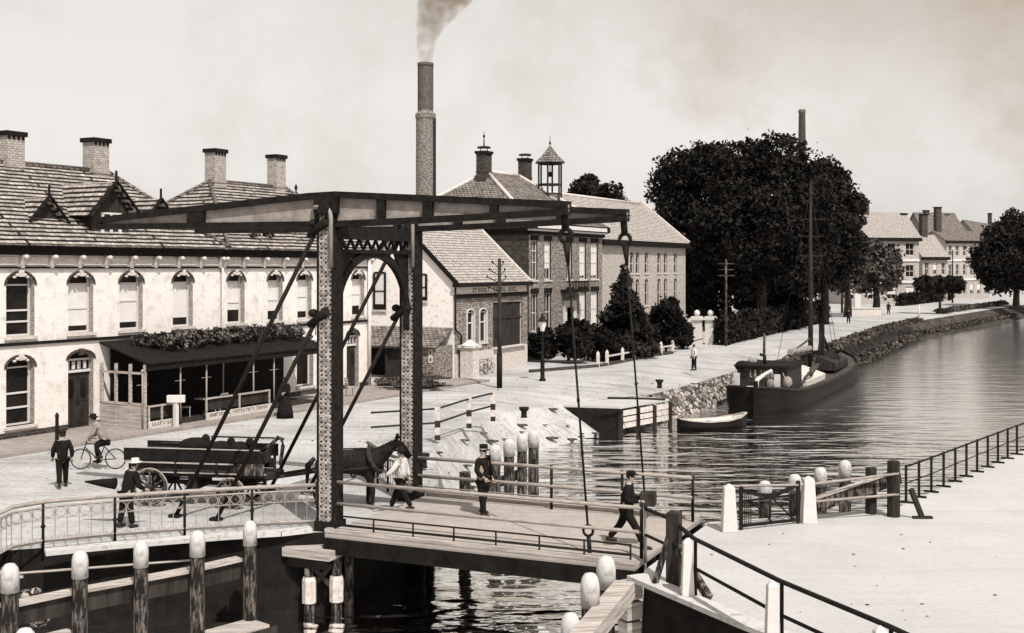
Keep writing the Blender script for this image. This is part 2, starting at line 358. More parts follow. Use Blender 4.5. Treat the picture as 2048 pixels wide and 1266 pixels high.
# (water-edge, bank-top, z of bank top)
LEFT = [((-60, 16), (-60, 16.2), 0, 2), ((-30, 23.3), (-30.05, 23.5), 0, 2), ((-14, 27.0), (-14.05, 27.2), 0, 2), ((-8.4, 29.05), (-8.4, 29.2), 0, 1), ((EB[0].x, EB[0].y), (EB[0].x-.15, EB[0].y+.05), 0, .6),
        ((EB[1].x, EB[1].y), (EB[1].x-.15, EB[1].y+.05), 0, .6), ((-1.45, 38), (-2.3, 38.4), -.1, 2), ((-1.1, 44), (-3.0, 44.8), -.12, 3), ((1.3, 53.7), (-1.1, 55.0), -.2, 4),
        ((5.2, 60.7), (2.35, 61.75), -.45, 4), ((5.6, 61.9), (3.2, 63.3), -.5, 4), ((8.9, 65.6), (7.7, 66.6), -.45, 4), ((12.5, 72.5), (11.3, 73.3), -.45, 4), ((20, 88), (18.6, 88.6), -.4, 5),
        ((29.6, 103), (27.9, 103.8), -.35, 6), ((50, 143), (46.5, 144.5), -.2, 8), ((85, 197), (81, 199), -.1, 8), ((150, 290), (146, 292), 0, 8), ((700, 1050), (696, 1052), 0, 8)]
st = MB(); bank = MB(); gb = MB()
def inl(i):
    a = Vector(LEFT[max(i-1, 0)][1]); b = Vector(LEFT[min(i+1, len(LEFT)-1)][1]); t = (b-a).normalized(); return V(-t.y, t.x, 0)
rows = []
for i, (we, te, z, off) in enumerate(LEFT):
    w0 = V(we[0], we[1], -2.6); t0 = V(te[0], te[1], z); nn = inl(i)
    s0 = t0+nn*off; s0.z = 0
    rows.append((w0, t0, s0, s0+V(-900, 330, 0)))
for i in range(len(rows)-1):
    a, b = rows[i], rows[i+1]
    st.poly([a[1], b[1], b[2], a[2]]); st.poly([a[2], b[2], b[3], a[3]])
    if i < 5: bank.m = 1
    else: bank.m = 0 if i > 9 else 2
    (gb if i >= 13 else bank).poly([a[0], b[0], b[1], a[1]])
st.build('street', M['sand'], kind='structure')
bank.build('canal_bank', [M['stoneb'], M['tar'], M['stonew']], kind='structure')
gb.build('grassy_canal_bank', M['grassb'], kind='structure')
RIGHT = [((14, 4), (14.2, 4), 0), ((6.4, 18.3), (6.55, 18.35), 0), ((4.3, 22.0), (4.45, 22.1), 0), ((2.62, 25.2), (2.8, 25.25), 0), ((2.75, 26.2), (2.9, 26.2), 0), ((5.0, 31.2), (5.15, 31.15), 0),
         ((5.6, 31.7), (5.5, 31.2), 0), ((8.0, 32.7), (8.0, 32.0), 0), ((10.4, 33.8), (10.6, 33.0), 0), ((12.2, 36.6), (12.9, 36.0), 0), ((18.6, 45.2), (19.4, 44.5), 0), ((44, 79), (45, 78), 0), ((150, 205), (152, 203), 0), ((500, 560), (502, 558), 0)]
rl = MB(); rb = MB()
rr = [(V(a[0], a[1], -2.6), V(b[0], b[1], z), V(b[0]+600, b[1]-500, z)) for a, b, z in RIGHT]
for i in range(len(rr)-1):
    a, b = rr[i], rr[i+1]
    rl.poly([a[1], b[1], b[2], a[2]]); rb.m = 0 if i < 5 else 1
    rb.poly([a[0], b[0], b[1], a[1]])
rl.build('sand_landing', M['sand2'], kind='structure')
rb.build('landing_bank', [M['tar'], M['stoneb']], kind='structure')
# ---------------------------------------------------------------- buildings
class F:
    def __init__(s, O, t):
        s.O = V(O[0], O[1], 0); s.t = V(t[0], t[1], 0).normalized(); s.n = V(s.t.y, -s.t.x, 0)
    def p(s, u, z, d=0): return s.O+s.t*u+s.n*d+UP*z
    def u(s, px, d=0):
        k = (px-1024)/FPX; o = s.O+s.n*d; return (k*o.y-o.x)/(s.t.x-k*s.t.y)
    def z(s, px, py, d=0): return CAMZ-(py-HOR)*s.p(s.u(px, d), 0, d).y/FPX
def fbox(m, f, u0, u1, z0, z1, d0, d1): m.obox(f.p(u0, z0, d0), f.t*(u1-u0), f.n*(d1-d0), UP*(z1-z0))
def wallholes(m, f, u0, u1, z0, z1, holes, rev=.16, mi_rev=1, d=0):
    us = sorted({u0, u1}|{h[0] for h in holes}|{h[1] for h in holes}); zs = sorted({z0, z1}|{h[2] for h in holes}|{h[3] for h in holes})
    us = [x for x in us if u0 <= x <= u1]; zs = [x for x in zs if z0 <= x <= z1]
    for a, b in zip(us, us[1:]):
        for c, e in zip(zs, zs[1:]):
            uc, zc = (a+b)/2, (c+e)/2
            if any(h[0] < uc < h[1] and h[2] < zc < h[3] for h in holes): continue
            m.poly([f.p(a, c, d), f.p(b, c, d), f.p(b, e, d), f.p(a, e, d)])
    m.m = mi_rev
    for h in holes:
        a, b, c, e = h[:4]; r = h[4] if len(h) > 4 else 0
        zs_ = e-r
        for (p, q) in (((a, c), (a, zs_)), ((b, c), (b, zs_)), ((a, c), (b, c))):
            m.poly([f.p(*p, d), f.p(*q, d), f.p(*q, d-rev), f.p(*p, d-rev)])
        if r <= 0: m.poly([f.p(a, e, d), f.p(b, e, d), f.p(b, e, d-rev), f.p(a, e, d-rev)])
        else:
            n = 8; A = [((a+b)/2-(b-a)/2*math.cos(math.pi*i/n), zs_+r*math.sin(math.pi*i/n)) for i in range(n+1)]
            for p, q in zip(A, A[1:]): m.poly([f.p(*p, d), f.p(*q, d), f.p(*q, d-rev), f.p(*p, d-rev)])
            m.m = 0
            for i in range(n//2):
                m.poly([f.p(a, e, d), f.p(*A[i], d), f.p(*A[i+1], d)]); m.poly([f.p(b, e, d), f.p(*A[n-i-1], d), f.p(*A[n-i], d)])
            m.m = mi_rev
    m.m = 0
def window(par, f, u0, u1, z0, z1, rise=0, d=-.13, blind=0, rails=(.52,), mull=0, fr=.07, sill=True, orn=False, fm='white', head=0, d0=0, curtain=False):
    w = MB(); zt = z1-rise
    for a, b, c, e in ((u0, u0+fr, z0, z1), (u1-fr, u1, z0, z1), (u0+fr, u1-fr, z0, z0+fr), (u0+fr, u1-fr, zt-fr*.5, zt+fr*.3)):
        fbox(w, f, a, b, c, e, d-.05, d+.02)
    for r in rails: fbox(w, f, u0+fr, u1-fr, z0+(zt-z0)*r-.035, z0+(zt-z0)*r+.035, d-.05, d+.012)
    for k in range(mull):
        uu = u0+(u1-u0)*(k+1)/(mull+1); fbox(w, f, uu-.022, uu+.022, z0+fr, zt, d-.048, d+.008)
    o = w.build('window', M[fm], par)
    g = MB(); g.poly([f.p(u0, z0, d-.04), f.p(u1, z0, d-.04), f.p(u1, z1, d-.04), f.p(u0, z1, d-.04)]); g.build('pane', M['glass'], o)
    if blind:
        b = MB(); zb = zt-(zt-z0)*blind; fbox(b, f, u0+fr*1.1, u1-fr*1.1, zb, zt-fr*.6, d-.035, d-.02); b.build('blind', M['blind'], o)
    if curtain:
        b = MB()
        for s in (0, 1):
            x0 = u0+fr if s == 0 else u1-fr; dx = (u1-u0)*.28*(1 if s == 0 else -1)
            b.poly([f.p(x0, z0+fr, d-.035), f.p(x0+dx*1.3, z0+fr, d-.035), f.p(x0+dx*.5, zt-.1, d-.035), f.p(x0, zt-.1, d-.035)])
        b.build('curtain', M['blind'], o)
    if sill:
        s_ = MB(); fbox(s_, f, u0-.1, u1+.1, z0-.12, z0, d+.0, d0+.09); s_.build('sill', M['offwhite'], o)
    if orn:
        k = MB(); uc = (u0+u1)/2
        k.box(f.p(uc, z1-.02, .03+d0), .24, .1, .26, ax=f.t)
        for s in (-1, 1):
            for j, (du, dz) in enumerate(((.17, -.07), (.30, -.15))): k.ell(f.p(uc+s*du, z1+dz-.02, .02+d0), .10-.02*j, .07, .07-.015*j, 8, 6)
        k.build('keystone_ornament', M['offwhite'], o)
        h = MB(); n = 10
        A = [(uc-(u1-u0)/2*math.cos(math.pi*i/n), zt+rise*math.sin(math.pi*i/n)) for i in range(n+1)]
        Bq = [(uc-((u1-u0)/2+.1)*math.cos(math.pi*i/n), zt-.02+(rise+.1)*math.sin(math.pi*i/n)) for i in range(n+1)]
        for i in range(n): h.prism([f.p(*A[i], d0-.01), f.p(*A[i+1], d0-.01), f.p(*Bq[i+1], d0-.01), f.p(*Bq[i], d0-.01)], f.n*.05)
        h.build('arch_moulding', M['dkbrick'], o)
    return o
def shutterpane(par, f, u0, u1, z0, z1, d=.03, m='offwhite'):
    b = MB(); n = max(3, int((z1-z0)/.18))
    fbox(b, f, u0, u1, z0, z1, 0.005, d)
    for i in range(n): fbox(b, f, u0+.05, u1-.05, z0+(z1-z0)*(i+.25)/n, z0+(z1-z0)*(i+.75)/n, d, d+.02)
    return b.build('shutter', M[m], par)
def chimney(par, c, w, z0, z1, t, cap='dark', body='chim', pots=2):
    ax = Vector(t); m = MB()
    m.box(c+UP*((z0+z1)/2-c.z), w, w*.8, z1-z0, ax=ax); m.box(c+UP*(z0+(z1-z0)*.35-c.z), w*1.08, w*.88, .1, ax=ax)
    o = m.build('chimney', M[body], par)
    k = MB(); k.box(c+UP*(z1+.10-c.z), w*1.18, w*1.0, .2, ax=ax)
    for s in range(4): k.box(c+ax*((s-1.5)*w*.26)+UP*(z1-.06-c.z), w*.1, w*.9, .16, ax=ax)
    k.build('chimney_cap', M[cap], o); return o
def plane_roof(m, pts, ov=.12):   # one slope with thickness
    pts = [Vector(p) for p in pts]; n = (pts[1]-pts[0]).cross(pts[2]-pts[0]).normalized()
    if n.z < 0: n = -n; pts = pts[::-1]
    m.prism([p-n*ov for p in pts], n*ov)
def ridgecap(m, a, b, r=.13): m.tube([a, b], r, 8)

# ---- terrace: two white houses in a row
HF = F((-19.25, 45.1), (.4755, .8797))
def terrace_house(ua, ub, wins, ridge, label, hipL, hipR, lower, chims, dormers, doors):
    root = empty('terrace_house', HF.p((ua+ub)/2, 0, -4.5), label, 'house', 'white houses of the terrace on the left')
    f = HF; ev = 7.5; dep = -9.0; rz = 11.0
    holes = [(c-w/2, c+w/2, 3.97, 6.40, .46) for c, w, *_ in wins]+[(c-w/2, c+w/2, .56, 3.2, .42) for c, w, *_ in lower]+[(c-w/2, c+w/2, .06, 3.2, .3) for c, w in doors]
    m = MB(); wallholes(m, f, ua, ub, 0, 7.1, holes, rev=.36)
    for u in (ua, ub):
        m.poly([f.p(u, 0, 0), f.p(u, 0, dep), f.p(u, 7.45, dep), f.p(u, 7.45, 0)])
    m.poly([f.p(ua, 0, dep), f.p(ub, 0, dep), f.p(ub, 7.45, dep), f.p(ua, 7.45, dep)])
    m.build('wall', [M['whitewall'], M['reveal']], root)
    pl = MB(); edges = sorted([ua]+[x for c, w in doors for x in (c-w/2-.05, c+w/2+.05)]+[ub])
    for a, b in zip(edges[::2], edges[1::2]): fbox(pl, f, a, b, 0, .34, 0.004, .07)
    pl.build('plinth', M['dkbrick'], root)
    sc = MB(); fbox(sc, f, ua, ub, 3.62, 3.74, .003, .08); sc.build('string_course', M['dark'], root)
    cn = MB(); fbox(cn, f, ua, ub, 7.08, 7.3, .0, .2); fbox(cn, f, ua-.05, ub+.05, 7.3, 7.66, 0, .32); fbox(cn, f, ua, ub, 6.56, 6.64, .003, .1); cn.build('cornice', M['dark'], root)
    fp = MB(); nb = max(5, int((ub-ua)/1.35)); du = (ub-ua)/nb
    for i in range(nb):
        fbox(fp, f, ua+du*i+.18, ua+du*(i+1)-.18, 6.70, 7.0, .003, .045)
        fbox(fp, f, ua+du*i+.30, ua+du*(i+1)-.30, 6.82, 6.88, .045, .06)
    fp.build('frieze_panel', M['offwhite'], root)
    for i in range(nb+1):
        u = min(max(ua+du*i, ua+.1), ub-.1); b = MB()
        b.prism([f.p(u-.085, 6.58, .0), f.p(u-.085, 6.58, .12), f.p(u-.085, 6.85, .2), f.p(u-.085, 7.08, .3), f.p(u-.085, 7.08, 0)], f.t*.17)
        b.ell(f.p(u, 7.0, .32), .11, .11, .1, 8, 6); b.build('bracket', M['offwhite'], root)
    r0, r1 = ridge; e0 = .5; e1 = dep-.4; rd = dep/2; rm = MB()
    FL, FR, BL, BR = f.p(ua, ev, e0), f.p(ub, ev, e0), f.p(ua, ev, e1), f.p(ub, ev, e1); A, Bq = f.p(r0, rz, rd), f.p(r1, rz, rd)
    for q in ([FL, FR, Bq, A], [BR, BL, A, Bq], [FL, A, BL], [FR, BR, Bq]): plane_roof(rm, q)
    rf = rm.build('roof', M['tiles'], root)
    rc = MB(); ridgecap(rc, A+UP*.03, Bq+UP*.03)
    if hipL:
        for e in (FL, BL): ridgecap(rc, A+UP*.03, e+UP*.05, .1)
    if hipR:
        for e in (FR, BR): ridgecap(rc, Bq+UP*.03, e+UP*.05, .1)
    rc.build('ridge_tiles', M['tiles3'], rf)
    for u, zt, w in chims: chimney(root, f.p(u, rz, rd), w, rz-.8, zt, f.t)
    for i, (c, w, bl, ra, cu) in enumerate(wins): window(root, f, c-w/2, c+w/2, 3.97, 6.40, .46, d=-.29, blind=bl, rails=ra, orn=True)
    for c, w, bl, ra, cu in lower: window(root, f, c-w/2, c+w/2, .56, 3.2, .42, d=-.29, blind=bl, rails=ra, orn=True)
    for c, w in doors:
        d = MB(); fbox(d, f, c-w/2+.02, c+w/2-.02, .06, 2.35, -.3, -.25)
        for s in (-1, 1):
            for za, zb in ((.25, 1.05), (1.2, 2.2)): fbox(d, f, c+s*w*.24-w*.17, c+s*w*.24+w*.17, za, zb, -.25, -.23)
        do = d.build('door', M['dwood'], root)
        t = MB(); fbox(t, f, c-w/2, c+w/2, 2.36, 2.46, -.3, -.17); fbox(t, f, c-w/2, c+w/2, 2.84, 2.92, -.3, -.2)
        for k in range(4): fbox(t, f, c-w*.4+k*w*.22, c-w*.4+k*w*.22+w*.12, 2.5, 2.8, -.27, -.25)
        t.build('transom', M['white'], do)
        gp = MB(); gp.poly([f.p(c-w/2, 2.4, -.29), f.p(c+w/2, 2.4, -.29), f.p(c+w/2, 3.2, -.29), f.p(c-w/2, 3.2, -.29)])
        for s in (-1, 1): gp.poly([f.p(c+s*w*.24-w*.1, 1.3, -.227), f.p(c+s*w*.24+w*.1, 1.3, -.227), f.p(c+s*w*.24+w*.1, 2.1, -.227), f.p(c+s*w*.24-w*.1, 2.1, -.227)])
        gp.build('pane', M['glass'], do)
        kb = MB(); kb.ell(f.p(c+.06, 1.12, -.21), .035, .035, .035, 8, 6); kb.build('handle', M['iron'], do)
        ao = MB(); n = 8
        for i in range(n):
            a0, a1 = math.pi*i/n, math.pi*(i+1)/n
            q = lambda a, k: f.p(c-(w/2+k)*math.cos(a), 2.9+(.3+k)*math.sin(a), -.01)
            ao.prism([q(a0, 0), q(a1, 0), q(a1, .11), q(a0, .11)], f.n*.05)
        ao.box(f.p(c, 3.2, .03), .24, .1, .26, ax=f.t); ao.build('door_arch', M['dkbrick'], do)
    for c, w, d, za, z0 in dormers:   # gabled dormers: front at d, apex za, sill z0
        zw = za-w*.52; m = MB()
        back = lambda z: -.5-(z-ev)*(4.9/3.5)-.2 if False else (.5-(z-ev)/(rz-ev)*(.5-rd))
        m.prism([f.p(c-w*.4, z0, d), f.p(c+w*.4, z0, d), f.p(c+w*.4, zw, d), f.p(c, za-.16, d), f.p(c-w*.4, zw, d)], -f.n*(d-back(zw))*1.0)
        dm = m.build('dormer', M['dwood'], root)
        wn = MB()
        for a, b, e, g in ((-.22, -.16, 0, 1), (.16, .22, 0, 1), (-.16, .16, 0, .07), (-.16, .16, .93, 1), (-.025, .025, .07, .93)):
            fbox(wn, f, c+a*w, c+b*w, z0+.1+(zw-z0-.1)*e, z0+.1+(zw-z0-.1)*g, d+.004, d+.05)
        wo = wn.build('dormer_window', M['white'], dm)
        rr_ = MB(); ov = .32
        for s in (-1, 1):
            a = f.p(c, za, d+ov); b = f.p(c+s*w*.56, zw-.16, d+ov)
            plane_roof(rr_, [a, b, f.p(c+s*w*.56, zw-.16, back(zw-.16)+.0), f.p(c, za, back(za))], .08)
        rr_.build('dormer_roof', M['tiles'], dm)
        bb = MB()
        for s in (-1, 1): bb.beam(f.p(c, za+.02, d+ov+.03), f.p(c+s*w*.58, zw-.16, d+ov+.03), .07, .14, f.n)
        bb.box(f.p(c, za+.2, d+ov), .07, .07, .5, ax=f.t); bb.build('barge_board', M['dark'], dm)
    return root
h1 = terrace_house(-3.2, 12.02, [(-1.9, 1.25, .8, (.5,), 0), (.93, 1.3, .0, (.5, .28), 0), (3.85, 1.28, .86, (.5,), 0), (6.55, 1.3, .84, (.62,), 0), (9.6, 1.25, .8, (.9,), 0)],
    (1.0, 9.44), 'long white house with hipped tile roof and dormers at the left edge', False, True, [(.93, 1.3, 0, (.55, .3), True), (6.4, 1.5, 0, (.6,), 0), (8.6, 1.5, 0, (.6,), 0), (10.8, 1.3, 0, (.6,), 0)],
    [(4.1, 12.15, .9), (8.75, 12.3, .9)], [(5.75, 2.5, -.35, 10.2, 7.75), (2.95, 1.7, -1.1, 9.45, 8.25), (8.85, 1.5, -.9, 9.65, 8.2)], [(3.85, 1.3)])
h2 = terrace_house(12.08, 23.9, [(13.1, 1.2, .68, (.5,), 0), (15.95, 1.15, .75, (.52,), 0), (18.25, 1.15, .8, (.58,), 0), (20.6, 1.15, .7, (.5,), 0), (22.9, 1.15, .72, (.6,), 0)],
    (16.2, 22.3), 'white terrace house behind the near bridge tower with finial on its roof', True, True, [(13.4, 1.5, 0, (.6,), 0), (18.3, 1.35, 0, (.72,), True), (20.4, 1.2, 0, (.6,), 0)],
    [(16.65, 12.5, .85), (21.5, 12.6, .8)], [(15.2, 1.4, -.5, 9.0, 7.9)], [(22.4, 1.1)])
fin = MB(); fin.lathe(HF.p(23.2, 10.2, -4.5), [(.03, 0), (.03, .5), (.14, .55), (.03, .7), (.1, .9), (.02, 1.1)], 8); fin.build('roof_finial', M['iron'], h2)
dp = MB(); dp.tube([HF.p(12.05, 7.0, .12), HF.p(12.05, .1, .12)], .06, 8); dp.build('downpipe', M['offwhite'], h1)
dp = MB(); dp.tube([HF.p(23.75, 7.0, .14), HF.p(23.75, .05, .14)], .1, 8); dp.build('downpipe', M['white'], h2)
# pavement
pv = MB()
pv.prism([HF.p(-8, .12, -.3), HF.p(30, .12, -.3), HF.p(30, .12, 4.2), HF.p(15, .12, 4.0), HF.p(4, .12, 3.4), HF.p(-8, .12, 2.8)], -UP*.2)
pv.build('pavement', M['pave'], kind='structure')

# ---- leaf clumps
def leafmesh(name, blobs, n, size, m, parent=None, org=None, seed=1, shell=.55, flat=.5, minz=None, **kw):
    rg = np.random.default_rng(seed); bl = np.array(blobs, float)
    wts = (bl[:, 3]*bl[:, 4]+bl[:, 3]*bl[:, 5]+bl[:, 4]*bl[:, 5]); wts /= wts.sum()
    k = rg.choice(len(bl), n, p=wts); d = rg.normal(size=(n, 3)); d /= np.linalg.norm(d, axis=1)[:, None]
    r = (shell+(1-shell)*rg.random(n)**.5)*(1+.06*rg.normal(size=n))
    lump = 1+.13*np.sin(d[:, 0]*7+k*2)*np.sin(d[:, 1]*6+k)+.10*np.sin(d[:, 2]*9+d[:, 0]*5+k)
    c = bl[k, :3]+d*bl[k, 3:6]*(r*lump)[:, None]
    if minz is not None: c = c[c[:, 2] > minz]; n = len(c)
    nr = rg.normal(size=(n, 3)); nr[:, 2] += flat; nr /= np.linalg.norm(nr, axis=1)[:, None]
    a = np.cross(nr, rg.normal(size=(n, 3))); a /= np.linalg.norm(a, axis=1)[:, None]; b = np.cross(nr, a)
    s = (size*(.55+.9*rg.random(n)))[:, None]; e = .62
    off = np.array(ORG[parent.name] if parent is not None else (org if org is not None else (0, 0, 0)))
    q = np.stack([c-a*s, c+b*s*e, c+a*s, c-b*s*e], 1).reshape(-1, 3)-off
    me = bpy.data.meshes.new(name); me.vertices.add(4*n); me.vertices.foreach_set('co', q.ravel())
    me.loops.add(4*n); me.loops.foreach_set('vertex_index', np.arange(4*n)); me.polygons.add(n)
    me.polygons.foreach_set('loop_start', np.arange(n)*4); me.update(calc_edges=True); me.validate()
    me.materials.append(M[m]); o = bpy.data.objects.new(name, me); SC.collection.objects.link(o)
    if parent is not None: o.parent = parent
    else: o.location = off
    ORG[o.name] = Vector(off); return tag(o, **kw)
def blobcloud(c, rx, ry, rz, k, sub, seed):
    rg = random.Random(seed); out = [(c[0], c[1], c[2], rx*.8, ry*.8, rz*.8)]
    for i in range(k):
        th = rg.uniform(0, 2*math.pi); ph = math.asin(rg.uniform(-.75, 1)); f = rg.uniform(.6, .82); s = sub*rg.uniform(.7, 1.25)
        out.append((c[0]+rx*f*math.cos(th)*math.cos(ph), c[1]+ry*f*math.sin(th)*math.cos(ph), c[2]+rz*f*math.sin(ph), s, s, s*.85))
    return out
def tree(name, base, h, crown, n, leaf, label, cat='tree', group=None, m='leaf', k=16, sub=None, seed=1, tr=.4, forks=5, shell=.55):
    base = Vector(base); cz, rx, ry, rz = crown
    root = empty(name, base, label, cat, group)
    t = MB(); zc = cz-base.z
    t.tube([base, base+V(.1, 0, zc*.35), base+V(-.05, .1, zc*.75), base+V(.05, 0, zc+rz*.4)], [tr*1.3, tr, tr*.75, tr*.2], 10)
    rg = random.Random(seed)
    for i in range(forks):
        a = 2*math.pi*i/forks+rg.random(); z0 = zc*(.55+.25*rg.random())
        t.tube([base+V(0, 0, z0), base+V(math.cos(a)*rx*.35, math.sin(a)*ry*.35, z0+rz*.35), base+V(math.cos(a)*rx*.7, math.sin(a)*ry*.7, z0+rz*.7)], [tr*.5, tr*.35, tr*.1], 6)
    t.build('trunk', M['bark'], root)
    leafmesh('crown', blobcloud((base.x, base.y, cz), rx, ry, rz, k, sub or min(rx, rz)*.38, seed), n, leaf, m, root, seed=seed, shell=shell)
    return root

# ---- cafe terrace (veranda) in front of the long house
f = HF
ver = empty('cafe_veranda', f.p(10.6, .12, 1.3), 'dark lean-to cafe veranda on posts in front of the white house', 'veranda')
r_ = MB(); plane_roof(r_, [f.p(4.8, 3.55, .02), f.p(16.6, 3.55, .02), f.p(16.6, 2.75, 2.75), f.p(4.8, 2.75, 2.75)], .07)
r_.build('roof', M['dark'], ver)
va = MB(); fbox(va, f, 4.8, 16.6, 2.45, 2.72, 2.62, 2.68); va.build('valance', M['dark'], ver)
bk = MB(); fbox(bk, f, 5.3, 16.4, .13, 3.4, .10, .16); bk.build('shade_back_panel', M['dark'], ver)  # near-black sheet, paints the deep shade at the back of the veranda
fl_ = MB(); fbox(fl_, f, 4.9, 16.4, .122, .16, .0, 2.6); fl_.build('shade_floor', M['dwood'], ver)  # dark floor colour carries the shade inside the veranda
for i, px in enumerate((285, 361, 413, 507, 548)):
    p = MB(); u = f.u(px, 2.5); p.tube([f.p(u, .12, 2.5), f.p(u, 2.5, 2.5)], .035, 8); p.tube([f.p(u-.3, 1.9, 2.5), f.p(u+.3, 1.9, 2.5)], .012, 6); p.ell(f.p(u, 2.45, 2.5), .07, .07, .07, 8, 6)
    p.build('post', M['ironb'], ver)
sp = MB(); fbox(sp, f, 4.78, 4.86, .12, 1.05, .1, 2.6)
for d in (.1, .9, 1.7, 2.5): fbox(sp, f, 4.76, 4.88, .12, 2.7, d, d+.08)
fbox(sp, f, 4.76, 4.88, 1.05, 1.13, .1, 2.6); fbox(sp, f, 4.76, 4.88, 2.3, 2.38, .1, 2.6)
sp.build('side_screen', M['pwood'], ver)
for (ua, ub) in ((4.85, f.u(348, 2.7)), (f.u(412, 2.7), f.u(540, 2.7))):
    q = MB(); fbox(q, f, ua, ub, .98, 1.05, 2.66, 2.72)
    for u in (ua, (ua+ub)/2, ub-.07): fbox(q, f, u, u+.07, .12, .98, 2.66, 2.72)
    o = q.build('fence_panel', M['pwood'], ver)
    e = MB(); fbox(e, f, ua+.07, ub-.07, .5, .95, 2.58, 2.62); e.build('dark_screen', M['dwood'], o)
    kb = MB(); fbox(kb, f, ua-.05, ub+.05, .12, .42, 2.73, 2.80); ks = kb.build('sign_board', M['offwhite'], o)
    le = MB(); rg = random.Random(int(ua*10)); u = ua+.12     # worn lettering, no longer readable in the print
    while u < ub-.3:
        w = rg.uniform(.06, .13); t_ = rg.choice((0, 1, 2, 3))
        if rg.random() > .12:
            fbox(le, f, u, u+.03, .25, .38, 2.80, 2.805)
            if t_ in (0, 2): fbox(le, f, u+.03, u+w, .355, .38, 2.80, 2.805)
            if t_ in (1, 2): fbox(le, f, u+.03, u+w, .25, .275, 2.80, 2.805)
            if t_ == 3: fbox(le, f, u+w-.03, u+w, .25, .38, 2.80, 2.805)
        u += w+.05
    le.build('lettering', M['dark'], ks)
vn = [(lambda p, j: (p.x, p.y, p.z, .75+.2*math.sin(j*1.7), .75, .33+.07*math.sin(j*2.3)))(f.p(6.7+j*.53, 3.5-.03*math.sin(j*1.3), .8+.5*math.sin(j*2.1)), j) for j in range(19)]
leafmesh('climbing_vine', vn, 5200, .095, 'leaf3', org=f.p(11, 3.4, 1), seed=5, shell=.3, label='leafy vine growing along the top of the cafe veranda roof', cat='plant')
# things on the terrace
def cafe_table(u, d, label):
    r = empty('cafe_table', f.p(u, .12, d), label, 'table', 'tables on the cafe terrace'); c = f.p(u, .12, d)
    t = MB(); t.lathe(c+UP*.72, [(.42, 0), (.42, .035)], 16); t.build('table_top', M['pwood'], r)
    l = MB(); l.lathe(c, [(.22, 0), (.2, .04), (.035, .08), (.035, .72)], 10); l.build('pedestal', M['iron'], r)
cafe_table(9.3, 1.5, 'round pale cafe table in the dark of the veranda'); cafe_table(18.0, 2.2, 'round cafe table in the open beside the near bridge tower')
def chair(u, d, rz, label):
    c = f.p(u, .12, d); r = empty('cafe_chair', c, label, 'chair', 'chairs on the cafe terrace'); a = V(math.cos(rz), math.sin(rz), 0); b = V(-a.y, a.x, 0)
    s = MB(); s.box(c+UP*.45, .42, .42, .035, ax=a); s.build('seat', M['pwood'], r)
    for i in (-1, 1):
        for j in (-1, 1):
            l = MB(); l.beam(c+a*.18*i+b*.18*j, c+a*.17*i+b*.17*j+UP*.43, .035, .035, a); l.build('leg', M['pwood'], r)
    k = MB()
    for j in (-1, 1): k.beam(c-a*.19+b*.17*j+UP*.46, c-a*.26+b*.17*j+UP*.92, .035, .035, a)
    for z in (.62, .76, .88): k.beam(c-a*.235+b*.17+UP*z, c-a*.235-b*.17+UP*z, .02, .06)
    k.build('backrest', M['pwood'], r)
chair(10.3, 1.6, 2.4, 'wooden cafe chair under the veranda'); chair(18.9, 2.4, .5, 'wooden cafe chair beside the table near the bridge tower'); chair(8.4, 1.3, .3, 'wooden cafe chair left of the table under the veranda')
sg = empty('street_sign', f.p(f.u(352, 3.1), .12, 3.1), 'blank white sign board on a white post at the pavement edge', 'sign'); c = ORG[sg.name]
b = MB(); b.box(c+UP*.5, .16, .16, 1.0, ax=f.t); b.build('post', M['white'], sg)
b = MB(); b.box(c+UP*1.13, .72, .22, .3, ax=V(1, .1, 0)); b.build('board', M['white'], sg, bev=.02)
ln = empty('wall_lantern', f.p(17.6, 2.9, 1.2), 'white lantern hanging from an iron bracket beside the veranda', 'lantern'); c = ORG[ln.name]
b = MB(); b.lathe(c-UP*.35, [(.1, 0), (.22, .42), (.24, .44), (.05, .66)], 6, sm=False); b.build('lamp_glass', M['blind'], ln)
b = MB(); b.tube([c+UP*.3, c+UP*.7, f.p(17.6, 3.75, .6), f.p(17.6, 3.7, .0)], .025, 6); b.build('bracket', M['iron'], ln)
ip = MB(); c = G(114, 905); ip.lathe(c, [(.09, 0), (.075, .1), (.06, 1.25), (.08, 1.3), (.03, 1.42)], 10)
ip.build('iron_post', M['iron'], org=c, label='slim dark iron post on the pavement at far left', cat='post')

# ---- house with shop front and white gable
SF = F((-3.44, 71.7), (4.38, 9.1)); gd = -7.2; sl = 10.1
sh = empty('shop_house', SF.p(5, 0, -3.6), 'low brick house with white rendered gable and steep tile roof', 'house')
m = MB(); m.m = 0
uu = SF.u
wh = [(uu(933), uu(948), 1.95, 4.05, .22), (uu(958), uu(973), 1.95, 4.05, .22)]
dr = (uu(986), uu(1043), 1.5, 4.35)
wallholes(m, SF, 0, sl, 0, 5.9, wh+[dr])
m.m = 2; m.poly([SF.p(0, 0, 0), SF.p(0, 0, gd), SF.p(0, 5.6, gd), SF.p(0, 9.2, gd/2), SF.p(0, 5.6, 0)]); m.m = 0
m.poly([SF.p(sl, 0, 0), SF.p(sl, 0, gd), SF.p(sl, 5.6, gd), SF.p(sl, 9.2, gd/2), SF.p(sl, 5.6, 0)]); m.poly([SF.p(0, 0, gd), SF.p(sl, 0, gd), SF.p(sl, 5.6, gd), SF.p(0, 5.6, gd)])
m.build('wall', [M['brown'], M['white'], M['stucco']], sh)
rm = MB(); rz = 9.3
plane_roof(rm, [SF.p(-.12, 5.55, .35), SF.p(sl+.1, 5.55, .35), SF.p(sl+.1, rz, gd/2), SF.p(-.12, rz, gd/2)], .14)
